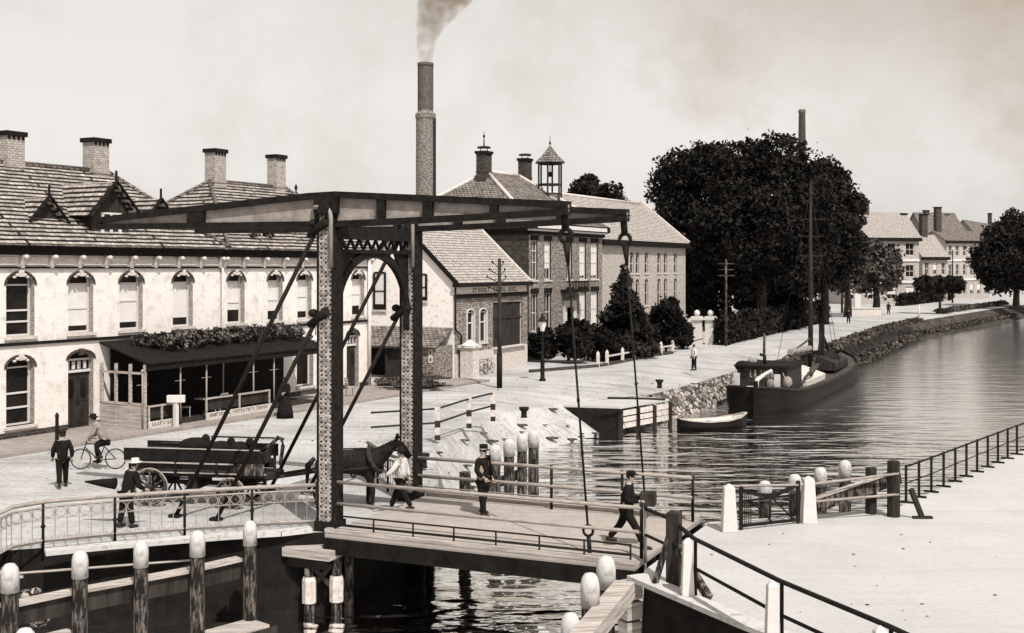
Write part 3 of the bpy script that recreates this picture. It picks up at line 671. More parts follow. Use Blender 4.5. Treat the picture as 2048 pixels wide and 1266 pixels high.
plane_roof(rm, [SF.p(-.12, 5.55, gd-.3), SF.p(sl+.1, 5.55, gd-.3), SF.p(sl+.1, rz, gd/2), SF.p(-.12, rz, gd/2)], .14)
rf = rm.build('roof', M['tiles2'], sh)
vg = MB(); vg.beam(SF.p(-.16, 5.5, .4), SF.p(-.16, rz+.02, gd/2), .1, .26); vg.beam(SF.p(-.16, 5.5, gd-.3), SF.p(-.16, rz+.02, gd/2), .1, .26); vg.build('barge_board', M['dark'], rf)
vg = MB(); ridgecap(vg, SF.p(-.1, rz+.03, gd/2), SF.p(sl+.1, rz+.03, gd/2)); vg.beam(SF.p(sl+.1, 5.7, .3), SF.p(sl+.1, rz+.06, gd/2), .22, .14); vg.build('ridge_tiles', M['offwhite'], rf)
cn = MB(); fbox(cn, SF, -.25, sl+.1, 5.42, 5.66, 0, .5); fbox(cn, SF, -.1, sl, 4.72, 4.98, .004, .16); cn.build('cornice', M['dark'], sh)
sb = MB(); fbox(sb, SF, .1, sl-.1, 4.99, 5.41, .004, .09); so = sb.build('sign_board', M['offwhite'], sh)
le = MB(); rg = random.Random(3); u = 2.2
while u < sl-1.6:
    w = rg.uniform(.14, .3)
    if rg.random() > .15:
        k = rg.choice((0, 1, 2, 3))
        fbox(le, SF, u, u+.07, 5.06, 5.34, .09, .1)
        if k in (0, 2): fbox(le, SF, u+.07, u+w, 5.28, 5.34, .09, .1)
        if k in (1, 2): fbox(le, SF, u+.07, u+w, 5.06, 5.12, .09, .1)
        if k == 3: fbox(le, SF, u+w-.06, u+w, 5.06, 5.34, .09, .1)
    u += w+.12
le.build('lettering', M['dwood'], so)
for h in wh:
    o = window(sh, SF, h[0], h[1], h[2], h[3], .22, rails=(.66,), fr=.06)
    n = 8; a = MB(); uc, hw = (h[0]+h[1])/2, (h[1]-h[0])/2
    pts = [(h[0], h[2]), (h[0], h[3]-.22)]+[(uc-hw*math.cos(math.pi*i/n), h[3]-.22+.22*math.sin(math.pi*i/n)) for i in range(1, n)]+[(h[1], h[3]-.22), (h[1], h[2])]
    for (x0, z0), (x1, z1) in zip(pts, pts[1:]): a.beam(SF.p(x0, z0, .02), SF.p(x1, z1, .02), .05, .12, SF.n)
    a.build('surround', M['white'], o)
d = MB(); nd = 6; w = (dr[1]-dr[0])/nd
for i in range(nd): fbox(d, SF, dr[0]+w*i+.01, dr[0]+w*(i+1)-.01, 1.52, 4.3, -.14, -.08-.03*(i % 2))
fbox(d, SF, dr[0], dr[1], 3.3, 3.4, -.08, -.03); do = d.build('warehouse_door', M['dwood'], sh)
hd = MB(); fbox(hd, SF, (dr[0]+dr[1])/2-.03, (dr[0]+dr[1])/2+.03, 2.6, 2.85, -.05, -.02); hd.build('handle', M['iron'], do)
pl = MB(); fbox(pl, SF, 0.0, sl+.02, 0, 1.42, .004, .1); fbox(pl, SF, dr[0]-.2, dr[1]+.2, 1.42, 1.5, .0, .3); pl.build('plinth', M['offwhite'], sh)
pi = MB(); fbox(pi, SF, sl-.75, sl+.02, 1.43, 4.71, .004, .1); pi.build('pilaster', M['brown'], sh)
pi = MB(); fbox(pi, SF, .02, 1.1, 1.43, 4.71, .004, .05); pi.build('pilaster', M['brown'], sh)
dp = MB(); dp.tube([SF.p(-.1, 5.4, .12), SF.p(-.1, 2.9, .12), SF.p(.5, 2.5, .2), SF.p(.5, .1, .2)], .06, 8); dp.build('downpipe', M['dark'], sh)
GF = F(SF.p(-.02, 0, gd).to_tuple()[:2], (SF.n.x, SF.n.y))   # gable plane, u runs from back to front
for px, (za, zb) in ((760, (4.0, 6.3)), (842, (4.6, 6.2))):
    u = max(.7, GF.u(px)); window(sh, GF, u-.45, u+.45, za, zb, 0, d=.06, rails=(.5,), fr=.12, d0=.0, fm='dark', blind=.85)
# lean-to shed at the gable
shed = empty('shed', GF.p(3.6, 0, 1), 'small lean-to shed with clay tile roof against the white gable', 'shed')
r_ = MB(); plane_roof(r_, [GF.p(1.3, 3.0, .02), GF.p(7.1, 3.0, .02), GF.p(7.25, 1.95, 2.5), GF.p(1.1, 1.95, 2.5)], .1); r_.build('roof', M['tiles3'], shed)
b = MB(); fbox(b, GF, 6.2, 7.1, 0, 1.98, 2.0, 2.25); fbox(b, GF, 6.9, 7.1, 0, 1.98, .01, 2.0); b.build('wall', M['brown'], shed)
b = MB()
for i in range(9): fbox(b, GF, 3.9+i*.25, 3.9+i*.25+.23, .02, 1.9, 2.05+.02*(i % 2), 2.12)
b.build('plank_door', M['dwood'], shed)
b = MB()
for u in (1.3, 3.75): fbox(b, GF, u, u+.14, 0, 1.95, 2.1, 2.24)
b.build('post', M['dwood'], shed)
b = MB(); fbox(b, GF, 1.4, 3.8, 0, 1.9, .02, .08); b.build('back_board', M['dark'], shed)
b = MB(); fbox(b, GF, 6.72, 7.0, 1.05, 1.85, 2.255, 2.28); no = b.build('notice_board', M['white'], shed)
b = MB(); fbox(b, GF, 6.8, 6.9, 1.55, 1.75, 2.28, 2.285); fbox(b, GF, 6.82, 6.92, 1.15, 1.35, 2.28, 2.285); b.build('faded_notice', M['dwood'], no)
c = SF.p(.55, 0, .75); gp = empty('gate_pillar', c, 'squat white pillar with pyramid cap at the shop house corner', 'pillar')
b = MB(); b.box(c+UP*.9, .85, .85, 1.8, ax=SF.t); b.build('shaft', M['offwhite'], gp)
b = MB(); b.box(c+UP*1.88, 1.05, 1.05, .16, ax=SF.t); b.lathe(c+UP*1.96, [(.70, 0), (.05, .32)], 4, sm=False); b.build('cap', M['white'], gp)
wp = MB(); rg = random.Random(8)
for i in range(46):
    c = G(825+rg.uniform(-50, 42), 781+rg.uniform(-8, 3)); L = rg.uniform(1.0, 2.2); a = rg.uniform(-.25, .35); z = rg.uniform(.08, .75)
    dv = V(math.cos(a), math.sin(a), rg.uniform(-.05, .08))*L*.5; wp.beam(c-dv+UP*z, c+dv+UP*z, rg.uniform(.08, .2), rg.uniform(.06, .14))
wp.build('timber_pile', M['pile'], org=G(825, 781), label='low untidy heap of old timber in front of the shed', cat='timber', kind='stuff')
# ---- brick mansion with bell turret
CF = F((1.2, 85.0), (.53, 1)); cl = 12.9; cdp = -11.6
ma = empty('brick_mansion', CF.p(6.4, 0, -5.8), 'tall brown brick mansion with hipped roof and white cornice', 'house')
ug = CF.u
up = [(ug(1062)+.05, ug(1075)), (ug(1089), ug(1102)), (ug(1133), ug(1144)), (ug(1159), ug(1172)), (ug(1182), ug(1196))]
zA = (5.7, 8.5); zB = (2.0, 4.7)
holes = [(a, b, zA[0], zA[1]) for a, b in up]+[(a, b, zB[0], zB[1]) for i, (a, b) in enumerate(up) if i != 2]
dr = (up[2][0]-.15, up[2][1]+.15, .3, 3.6); holes.append(dr)
m = MB(); wallholes(m, CF, 0, cl, 0, 9.35, holes)
m.m = 2
m.poly([CF.p(0, 0, 0), CF.p(0, 0, cdp), CF.p(0, 9.35, cdp), CF.p(0, 9.35, 0)]); m.poly([CF.p(cl, 0, 0), CF.p(cl, 0, cdp), CF.p(cl, 9.35, cdp), CF.p(cl, 9.35, 0)]); m.poly([CF.p(0, 0, cdp), CF.p(cl, 0, cdp), CF.p(cl, 9.35, cdp), CF.p(0, 9.35, cdp)])
m.build('wall', [M['brown'], M['dwood'], M['dkbrick']], ma)
for i, (a, b) in enumerate(up):
    window(ma, CF, a, b, *zA, 0, rails=(.45, .75), fm='offwhite', blind=(0, .7, 0, .9, .9)[i], mull=1, fr=.09)
    if i != 2: window(ma, CF, a, b, *zB, 0, rails=(.5,), fm='offwhite', blind=(0, .0, 0, .95, .95)[i], mull=1, fr=.09)
ln = MB()
for a, b in up:
    fbox(ln, CF, a-.1, b+.1, zA[1]+.05, zA[1]+.4, .004, .06)
    fbox(ln, CF, a-.1, b+.1, zB[1]+.05, zB[1]+.4, .004, .06)
ln.build('lintel', M['dark'], ma)
cn = MB(); fbox(cn, CF, -.4, cl+.4, 9.36, 9.8, -.2, .55); fbox(cn, CF, -.1, cl+.1, 8.98, 9.22, .004, .22); cn.build('cornice', M['dark'], ma)
cw = MB(); fbox(cw, CF, -.2, cl+.2, 9.22, 9.35, .004, .4); fbox(cw, CF, .3, cl-.3, 9.42, 9.7, .551, .57); cw.build('cornice_band', M['white'], ma)
cs = MB(); fbox(cs, CF, -.4, -.0, 9.36, 9.8, cdp, -.21); fbox(cs, CF, -.15, -.004, 8.98, 9.22, cdp, -.01); cs.build('side_cornice', M['dark'], ma)
rm = MB(); rz = 13.9; e = .5; A, Bq = CF.p(4.3, rz, cdp/2), CF.p(9.6, rz, cdp/2)
FL, FR, BL, BR = CF.p(-e, 9.75, e), CF.p(cl+e, 9.75, e), CF.p(-e, 9.75, cdp-e), CF.p(cl+e, 9.75, cdp-e)
for q in ([FL, FR, Bq, A], [BR, BL, A, Bq], [FL, A, BL], [FR, BR, Bq]): plane_roof(rm, q, .12)
rf = rm.build('roof', M['tiles3'], ma)
hc = MB()
for a, b in ((A, FL), (A, BL), (Bq, FR), (Bq, BR), (A, Bq)): ridgecap(hc, a+UP*.04, b+UP*.04, .14)
hc.build('hip_tiles', M['offwhite'], rf)
for px, top, w in ((968, 308, 1.0), (1050, 322, .95)):
    uq = CF.u(px, cdp/2); c = CF.p(uq, 0, cdp/2); z1 = CAMZ-(top-HOR)*c.y/FPX
    o = chimney(ma, CF.p(uq, rz, cdp/2), w, rz-.8, z1, CF.t, body='dkbrick')
    k = MB()
    for i in range(4):
        a = math.pi/4+i*math.pi/2; k.tube([c+UP*(z1+.2)+V(.35*math.cos(a), .35*math.sin(a), 0), c+UP*(z1+.5)+V(.35*math.cos(a), .35*math.sin(a), 0)], .03, 5)
    k.lathe(c+UP*(z1+.45), [(.72, 0), (.65, .08), (.1, .16)], 4, sm=False)
    if px == 968: k.tube([c+UP*(z1+.5), c+UP*(z1+1.7)], [.07, .02], 6); k.ell(c+UP*(z1+1.35), .1, .1, .12, 8, 6)
    k.build('cowl', M['iron'], o)
uq = CF.u(1100, -3.6); c = CF.p(uq, 0, -3.6); zof = lambda py: CAMZ-(py-HOR)*c.y/FPX
tu = MB(); z0, z1 = zof(388), zof(326); rr_ = .95
for i in range(6):
    a = math.pi*i/3+.3; q = c+V(rr_*math.cos(a), rr_*math.sin(a), 0); tu.beam(q+UP*(z0-1.6), q+UP*z1, .14, .14)
    q2 = c+V(rr_*math.cos(a+math.pi/3), rr_*math.sin(a+math.pi/3), 0)
    for z in (z0, z0+.75, z1-.06): tu.beam(q+UP*z, q2+UP*z, .12, .12)
to = tu.build('bell_turret', M['dwood'], ma)
b = MB(); b.lathe(c+UP*(z1), [(1.35, 0), (1.3, .08), (.75, .55), (.1, 1.35)], 6, sm=False); b.build('turret_roof', M['tiles3'], to)
b = MB(); b.tube([c+UP*(z1+1.3), c+UP*(z1+2.2)], [.05, .015], 6); b.ell(c+UP*(z1+1.6), .1, .1, .1, 8, 6); b.build('turret_finial', M['iron'], to)
b = MB(); b.lathe(c+UP*(z1-1.1), [(.24, 0), (.2, .1), (.14, .35), (.04, .42), (.02, 1.0)], 10); b.build('bell', M['iron'], to)
b = MB(); b.lathe(c+UP*(z0-1.6), [(.8, 0), (.8, 1.55)], 6, sm=False); b.build('turret_base', M['offwhite'], to)
d = MB(); fbox(d, CF, dr[0]+.04, dr[1]-.04, .3, 2.6, -.15, -.09); do = d.build('front_door', M['dark'], ma)
sr = MB(); fbox(sr, CF, dr[0]-.45, dr[0], .0, 3.9, .004, .12); fbox(sr, CF, dr[1], dr[1]+.45, .0, 3.9, .004, .12); fbox(sr, CF, dr[0]-.45, dr[1]+.45, 3.61, 4.1, .005, .1); sr.build('door_surround', M['white'], do)
bl = MB(); fbox(bl, CF, dr[0]-.9, dr[1]+.9, 4.75, 4.95, .0, 1.0)
fbox(bl, CF, dr[0]-.9, dr[1]+.9, 5.5, 5.6, .9, 1.0)
for i in range(12): u = dr[0]-.9+i*(dr[1]-dr[0]+1.75)/11; fbox(bl, CF, u, u+.06, 4.95, 5.5, .92, .98)
bl.build('balcony', M['dark'], ma)
# link bay and long white building
LF = F(CF.p(cl+.02, 0, -1.5).to_tuple()[:2], (.53, 1))
lk = empty('link_building', LF.p(1, 0, -2), 'narrow white building squeezed between the mansion and the arched white building', 'house'); lw = 2.2
m = MB(); wallholes(m, LF, 0, lw, 0, 7.3, [(.7, 1.5, 4.4, 5.6, .3), (.7, 1.5, 1.4, 3.4, .3)])
m.poly([LF.p(0, 0, 0), LF.p(0, 0, -6), LF.p(0, 7.3, -6), LF.p(0, 7.3, 0)]); m.poly([LF.p(lw, 0, 0), LF.p(lw, 0, -6), LF.p(lw, 7.3, -6), LF.p(lw, 7.3, 0)]); m.poly([LF.p(0, 7.3, 0), LF.p(lw, 7.3, 0), LF.p(lw, 7.3, -6), LF.p(0, 7.3, -6)])
m.build('wall', [M['stucco'], M['reveal']], lk)
window(lk, LF, .7, 1.5, 4.4, 5.6, .3); window(lk, LF, .7, 1.5, 1.4, 3.4, .3)
b = MB(); fbox(b, LF, 0, lw, 7.31, 7.7, -.2, .35); fbox(b, LF, 0, lw, 6.85, 7.1, .004, .15); b.build('cornice', M['dark'], lk)
DF = F(LF.p(lw+.02, 0, .3).to_tuple()[:2], (.53, 1))
dl = DF.u(1371); ddp = -9.5
wb = empty('arched_window_building', DF.p(dl/2, 0, -4.7), 'pale three storey building with rows of small arched windows', 'building')
px = (1264, 1275, 1293, 1318, 1331, 1351, 1362); wins = []
for p in px[:-1]:
    u = DF.u(p); hw = .42
    for z0, z1 in ((6.1, 8.0), (3.2, 5.6), (.7, 2.6)): wins.append((u-hw, u+hw, z0, z1, .36))
m = MB(); wallholes(m, DF, 0, dl, 0, 8.7, wins)
for u in (0, dl): m.poly([DF.p(u, 0, 0), DF.p(u, 0, ddp), DF.p(u, 8.7, ddp), DF.p(u, 12.7, ddp/2), DF.p(u, 8.7, 0)])
m.poly([DF.p(0, 0, ddp), DF.p(dl, 0, ddp), DF.p(dl, 8.7, ddp), DF.p(0, 8.7, ddp)])
m.build('wall', [M['cream'], M['reveal']], wb)
for i, h in enumerate(wins): window(wb, DF, *h, rails=(.55,), fr=.04, fm='offwhite', blind=(0, .0, .45)[i % 3] if i % 2 else 0)
cn = MB(); fbox(cn, DF, -.0, dl+.2, 8.45, 8.95, .004, .45); cn.build('cornice', M['dark'], wb)
rm = MB(); rz = 12.9
plane_roof(rm, [DF.p(.02, 8.9, .4), DF.p(dl+.1, 8.9, .4), DF.p(dl+.1, rz, ddp/2), DF.p(.02, rz, ddp/2)], .14); plane_roof(rm, [DF.p(.02, 8.9, ddp-.3), DF.p(dl+.1, 8.9, ddp-.3), DF.p(dl+.1, rz, ddp/2), DF.p(.02, rz, ddp/2)], .14)
rf = rm.build('roof', M['tiles2'], wb)
vg = MB(); vg.beam(DF.p(dl+.15, 9.0, .3), DF.p(dl+.15, rz+.2, ddp/2), .35, .3); ridgecap(vg, DF.p(.1, rz+.05, ddp/2), DF.p(dl, rz+.05, ddp/2)); vg.build('gable_coping', M['offwhite'], rf)
# factory chimneys and smoke
def stack(px, Y, ytop, w0, w1, label, name='factory_chimney', step=None, ybase=None):
    c = V((px-1024)/FPX*Y, Y, 0); z1 = CAMZ-(ytop-HOR)*Y/FPX; o = empty(name, c, label, 'factory chimney', 'factory chimneys')
    m = MB()
    if step: m.lathe(c, [(w0*1.15, 0), (w0, z1*.3), (w0*.97, step), (w0*1.04, step+.05), (w0*1.04, step+.5), (w1*1.02, step+.7), (w1, z1)], 20, sm=False)
    else: m.lathe(c, [(w0*1.5, 0), (w1, z1-.8), (w1*1.12, z1-.7), (w1*1.12, z1)], 16)
    m.build('shaft', M['brown'] if step else M['soot'], o)
    if step:
        s = MB(); s.lathe(c, [(w1+.03, step+.9), (w1+.03, z1-.05)], 20, False); s.build('soot_stain', M['soot'], o)
        t = MB(); q = c+V(w0*1.0, -.6, 0); t.tube([q+UP*2, q+UP*step], .12, 6); t.build('pipe', M['iron'], o)
    t = MB(); t.lathe(c, [(w1*1.05, z1-.3), (w1*1.08, z1+.1), (w1*.7, z1+.1)], 20, True); t.build('rim', M['soot'], o)
    return c, z1
c1, zt1 = stack(851, 120, 128, .98, .76, 'tall brick factory chimney with smoke, behind the bridge beam', step=CAMZ+(535-238)*120/FPX)
stack(1604, 300, 220, 1.1, .8, 'slim far factory chimney rising behind the large trees')
def smoke():
    m, N_, L, P = _new('chimney_smoke_volume'); N_.remove(P); out = N_['Material Output']
    pv_ = N_.new('ShaderNodeVolumePrincipled'); pv_.inputs['Color'].default_value = (.06, .045, .03, 1); pv_.inputs['Absorption Color'].default_value = (.25, .18, .12, 1)
    t = N_.new('ShaderNodeTexCoord'); n = N_.new('ShaderNodeTexNoise'); n.inputs['Scale'].default_value = .8; n.inputs['Detail'].default_value = 4
    L.new(t.outputs['Object'], n.inputs['Vector'])
    mr = N_.new('ShaderNodeMapRange'); mr.inputs[1].default_value = .36; mr.inputs[2].default_value = .62; mr.inputs[3].default_value = .06; mr.inputs[4].default_value = .62
    L.new(n.outputs[0], mr.inputs[0]); L.new(mr.outputs[0], pv_.inputs['Density']); L.new(pv_.outputs[0], out.inputs['Volume'])
    s = MB(); q = c1+UP*(zt1-.1)
    pts = [q-UP*.1, q+V(.0, 0, 1.2), q+V(.1, .1, 2.6), q+V(.35, .2, 3.9), q+V(.95, .3, 5.4), q+V(2.2, .4, 8.0)]
    s.tube(pts, [.68, .85, 1.05, 1.4, 2.0, 3.0], 18); s.build('chimney_smoke', m, org=q, fix=True, label='thin brown smoke drifting right from the tall factory chimney', cat='smoke', kind='stuff')
smoke()
# ---- trees, hedges
big = 'large dark trees beyond the arched building'
def big_tree(px, Y, ytop, ybot, rpx, label, n, seed, m='leaf', name='broadleaf_tree', group=big, k=30, leaf=.23, cat='tree', tr=.45):
    c = V((px-1024)/FPX*Y, Y, 0); s = Y/FPX; zt = CAMZ-(ytop-HOR)*s; zb = CAMZ-(ybot-HOR)*s; r = rpx*s
    return tree(name, c, zt, ((zt+zb)/2, r, r*.85, (zt-zb)/2), n, leaf, label, cat, group, m, k, None, seed, tr)
big_tree(1398, 134, 278, 640, 116, 'dark spreading tree, leftmost of the large group, overhanging the arched building', 42000, 3)
big_tree(1522, 122, 266, 625, 130, 'tallest dark tree in the middle of the large group', 46000, 4)
big_tree(1648, 140, 296, 618, 84, 'dark tree at the right end of the large group', 30000, 5)
big_tree(1450, 128, 430, 690, 92, 'low dark tree filling the gap behind the white gate pillars', 15000, 6)
big_tree(1590, 129, 420, 668, 72, 'low dark tree behind the long hedge', 13000, 16)
big_tree(1182, 118, 348, 520, 70, 'round dark tree top showing above the mansion roof', 11000, 7, group=None)
big_tree(1752, 165, 470, 612, 50, 'small lighter tree in front of the far three storey house', 4500, 8, 'leaf2', group=None, leaf=.3)
big_tree(1695, 160, 480, 600, 45, 'lighter shrubby tree at the foot of the large group', 4000, 18, 'leaf2', group=None, leaf=.3)
big_tree(2032, 205, 420, 604, 86, 'dark rounded tree at the right edge above the far road', 22000, 9, group=None, leaf=.3)
big_tree(2070, 190, 440, 590, 50, 'dark tree cut by the right edge of the picture', 12000, 10, group=None, leaf=.3)
# clipped tree near the far road
c = G(1880, 627); t = empty('clipped_tree', c, 'small tree with flat clipped crown on a bare trunk by the far road', 'tree')
m = MB(); m.tube([c, c+UP*3.4], [.22, .16], 8); m.tube([c+UP*2.4, c+V(.9, 0, 3.6)], [.12, .07], 6); m.build('trunk', M['bark'], t)
leafmesh('crown', [(c.x+d, c.y, c.z+4.2, 1.7, 1.6, 1.2) for d in (-2.0, 0, 1.9)], 3000, .3, 'leaf', t, seed=21)
def conifer(px, Y, ytop, ybot, rpx, label, seed):
    c = V((px-1024)/FPX*Y, Y, 0); s = Y/FPX; zt = CAMZ-(ytop-HOR)*s; r = rpx*s; o = empty('conifer', c, label, 'tree')
    m = MB(); m.tube([c, c+UP*zt*.95], [.25, .03], 8); m.build('trunk', M['bark'], o); K = 13
    bl = []
    rg = random.Random(seed)
    for i in range(K):
        f_ = i/(K-1); rr = r*(1-f_)**.85+.12; z = .6+(zt-.9)*f_
        for j in range(5 if f_ < .7 else 3):
            a = rg.uniform(0, 6.28); bl.append((c.x+rr*.5*math.cos(a), c.y+rr*.5*math.sin(a), z, rr*.6, rr*.6, .45))
    leafmesh('crown', bl, 9000, .2, 'leaf', o, seed=seed, flat=0, shell=.4)
conifer(1246, 87, 528, 715, 66, 'dark pointed conifer in the mansion front garden', 31)
def shrub(px, Y, ytop, ybot, rpx, label, seed, n=3500, m='leaf', leaf=.18, group='shrubs in the mansion garden'):
    c = V((px-1024)/FPX*Y, Y, 0); s = Y/FPX; zt = CAMZ-(ytop-HOR)*s; r = rpx*s; o = empty('shrub', c, label, 'shrub', group)
    m_ = MB()
    for i in range(4): a = i*1.6; m_.tube([c, c+V(math.cos(a)*r*.4, math.sin(a)*r*.4, zt*.6)], [.06, .03], 5)
    m_.build('stem', M['bark'], o)
    leafmesh('foliage', blobcloud((c.x, c.y, zt*.5), r, r, zt*.52, 9, r*.4, seed), n, leaf, m, o, seed=seed, shell=.4, minz=.03)
shrub(1150, 83, 632, 735, 42, 'wide dark shrub left of the conifer', 41, 5000); shrub(1205, 84.5, 655, 730, 38, 'dark shrub at the foot of the conifer', 42)
shrub(1332, 93, 590, 712, 38, 'rounded dark shrub right of the conifer', 43, 4500); shrub(1290, 90, 650, 718, 36, 'low dark shrub between conifer and rounded shrub', 44)
shrub(1365, 97, 640, 706, 26, 'dark shrub against the left white gate pillar', 45); shrub(1083, 84, 655, 730, 32, 'dark shrub behind the street lamp by the mansion', 46)
def hedge(name, pts, h, wd, n, leaf, m, label, seed, cat='hedge', kind=None):
    bl = []
    for (a, b) in zip(pts, pts[1:]):
        L = (b-a).length; k = max(2, int(L/1.4))
        for i in range(k): q = a.lerp(b, i/k); bl.append((q.x, q.y, q.z+h*.5, .9, wd, h*.55*(1+.12*math.sin(i*2.1))))
    return leafmesh(name, bl, n, leaf, m, org=pts[0], seed=seed, shell=.35, minz=pts[0].z+.02, label=label, cat=cat, kind=kind)
hedge('hedge', [G(1446, 690), G(1540, 668), G(1650, 643)], 2.5, .9, 11000, .24, 'leaf', 'long dark hedge running along the road from the gate pillars', 51)
hedge('hedge', [G(1800, 612), G(1870, 604), G(1900, 600)], 2.0, 1.2, 3000, .4, 'leaf', 'short dark hedge in front of the far houses', 52)
def verge(pts, wd, h, n, label, seed, leaf=.3): 
    hedge('grass_verge', pts, h, wd, n, leaf, 'leaf2', label, seed, 'grass', 'stuff')
verge([G(1665, 700), G(1720, 678), G(1780, 657), G(1838, 643)], .9, .5, 5000, 'rough grass verge between road and towpath', 53, .16)
verge([G(1880, 626), G(1945, 617), G(2010, 608)], 1.0, .6, 3000, 'rough grass verge farther along between road and towpath', 54, .22)
tp = [Vector((*LEFT[i][1], LEFT[i][2])) for i in (13, 14, 15, 16, 17)]
verge([tp[0]+V(.8, -.4, -1.25), tp[1]+V(1.7, -.7, -1.35), tp[2]+V(1.9, -.8, -1.3), tp[3]+V(1.9, -.8, -1.2)], .8, .42, 6500, 'dark grass and reeds growing on the far canal bank', 55, .2)
# mansion garden fence and gate pillars
gf = empty('garden_fence', G(1260, 722), 'low white post and rail fence in front of the garden shrubs', 'fence')
pts = [G(1196, 734), G(1214, 731), G(1245, 725), G(1268, 720), G(1296, 715), G(1322, 711), G(1345, 707)]
for i, c in enumerate(pts):
    m = MB(); m.box(c+UP*.45, .22, .22, .9); m.lathe(c+UP*.9, [(.15, 0), (.02, .16)], 4, sm=False); m.build('post', M['offwhite'], gf)
m = MB()
for a, b in zip(pts[1:], pts[2:]): m.beam(a+UP*.62, b+UP*.62, .08, .1)
m.build('rail', M['offwhite'], gf)
m = MB()
for a, b in zip([G(1060, 745)]+pts, pts): m.beam(a+UP*.09, b+UP*.09, .25, .18)
m.build('kerb', M['dkbrick'], gf)
for i, px in enumerate((1394, 1421)):
    c = G(px, 689); o = empty('gate_pillar', c, ('left' if i == 0 else 'right')+' one of two tall white gate pillars with ball tops', 'pillar', 'white gate pillars of the tree garden')
    m = MB(); m.box(c+UP*1.05, .72, .72, 2.1, ax=V(.53, 1, 0)); m.build('shaft', M['white'], o)
    m = MB(); m.box(c+UP*2.2, 1.0, 1.0, .2, ax=V(.53, 1, 0)); m.box(c+UP*2.36, .8, .8, .12, ax=V(.53, 1, 0)); m.ell(c+UP*2.68, .26, .26, .28, 10, 8); m.build('cap', M['white'], o)
# white fence beyond the hedge
wf = empty('white_board_fence', G(1640, 628), 'broken white board fence under the large trees', 'fence')
m = MB(); rg = random.Random(4)
for i in range(12):
    c = V((1604+i*8.5-1024)/FPX*150, 150+i*1.2, 0)
    if i in (3, 8): continue
    m.box(c+UP*1.2, .46, .08, 2.1+rg.uniform(-.4, .3))
m.build('board', M['offwhite'], wf)
c = G(1714, 622); o = empty('gate_pillar', c, 'single tall white pillar beside the broken board fence', 'pillar'); m = MB(); m.box(c+UP*1.7, .9, .9, 3.4); m.build('shaft', M['white'], o); m = MB(); m.box(c+UP*3.5, 1.2, 1.2, .25); m.build('cap', M['white'], o)
c = G(1726, 632); m = MB(); m.box(c+UP*.5, 5.5, .5, 1.0, ax=V(.9, .3, 0)); m.box(c+UP*1.05, 5.7, .7, .12, ax=V(.9, .3, 0)); m.build('low_wall', M['offwhite'], org=c, label='low white wall at the roadside beyond the hedge', cat='wall')
# far houses
def far_house(px0, px1, Y, yeave, yridge, ybase, label, storeys, cols, wallm, roofm, gable=False, chims=(), dirx=(.62, 1), band=False):
    fA = F(((px0-1024)/FPX*Y, Y), dirx); L = fA.u(px1); c = fA.p(L/2, 0, -4)
    ze = CAMZ-(yeave-HOR)*Y/FPX; zr = CAMZ-(yridge-HOR)*(Y+6)/FPX; o = empty('town_house', c, label, 'house', 'far houses along the canal road'); dd = -9
    hs = []
    for i in range(cols):
        u = L*(i+.5)/cols; hw = L/cols*.24
        for k in range(storeys): hs.append((u-hw, u+hw, ze*(k+.22)/storeys, ze*(k+.78)/storeys, .0))
    m = MB(); wallholes(m, fA, 0, L, 0, ze, hs)
    for u in (0, L): m.poly([fA.p(u, 0, 0), fA.p(u, 0, dd), fA.p(u, ze, dd), fA.p(u, zr, dd/2), fA.p(u, ze, 0)])
    m.poly([fA.p(0, 0, dd), fA.p(L, 0, dd), fA.p(L, ze, dd), fA.p(0, ze, dd)])
    m.build('wall', [M[wallm], M['dark']], o)
    for i, h in enumerate(hs): window(o, fA, *h, rails=(.5,), fr=.12, sill=False, blind=.6 if i % 3 == 0 else 0, mull=1)
    r = MB(); plane_roof(r, [fA.p(-.3, ze, .5), fA.p(L+.3, ze, .5), fA.p(L+.3, zr, dd/2), fA.p(-.3, zr, dd/2)], .2); plane_roof(r, [fA.p(-.3, ze, dd-.5), fA.p(L+.3, ze, dd-.5), fA.p(L+.3, zr, dd/2), fA.p(-.3, zr, dd/2)], .2)
    r.build('roof', M[roofm], o)
    b = MB(); fbox(b, fA, -.3, L+.3, ze-.5, ze+.1, .01, .6); b.build('cornice', M['dark'], o)
    s = MB()
    for k in range(1, storeys): fbox(s, fA, 0, L, ze*k/storeys-.2, ze*k/storeys+.25, .01, .2)
    s.build('floor_band', M['white'], o)
    for uu_, zt in chims: chimney(o, fA.p(L*uu_, zr, dd/2), 1.3, zr-1, zt, fA.t, body='dkbrick')
    return o
far_house(1690, 1838, 215, 476, 424, 600, 'far pale three storey house with long tiled roof right of the trees', 3, 4, 'cream', 'tiles2', chims=((.45, 18.8), (.98, 16.5)), dirx=(1, .3))
far_house(1845, 1895, 232, 515, 470, 600, 'far low house with brown gable roof and dark eaves', 2, 3, 'cream', 'tiles2', chims=((.6, 17.0),), dirx=(1, .3))
far_house(1893, 1979, 255, 482, 462, 605, 'far flat white house of many windows beside the right tree', 3, 6, 'cream', 'tiles3', chims=((.1, 19.5),), dirx=(1, .3))
far_house(1850, 1930, 300, 470, 425, 600, 'far brown roofed house with chimneys behind the low gabled house', 3, 4, 'brown', 'tiles3', chims=((.3, 21), (.55, 20), (.8, 20)), dirx=(1, .3))
far_house(1960, 2100, 330, 480, 440, 600, 'far house mostly behind the dark tree at the right edge', 3, 5, 'brown', 'tiles3', chims=((.3, 23), (.55, 22.5)))
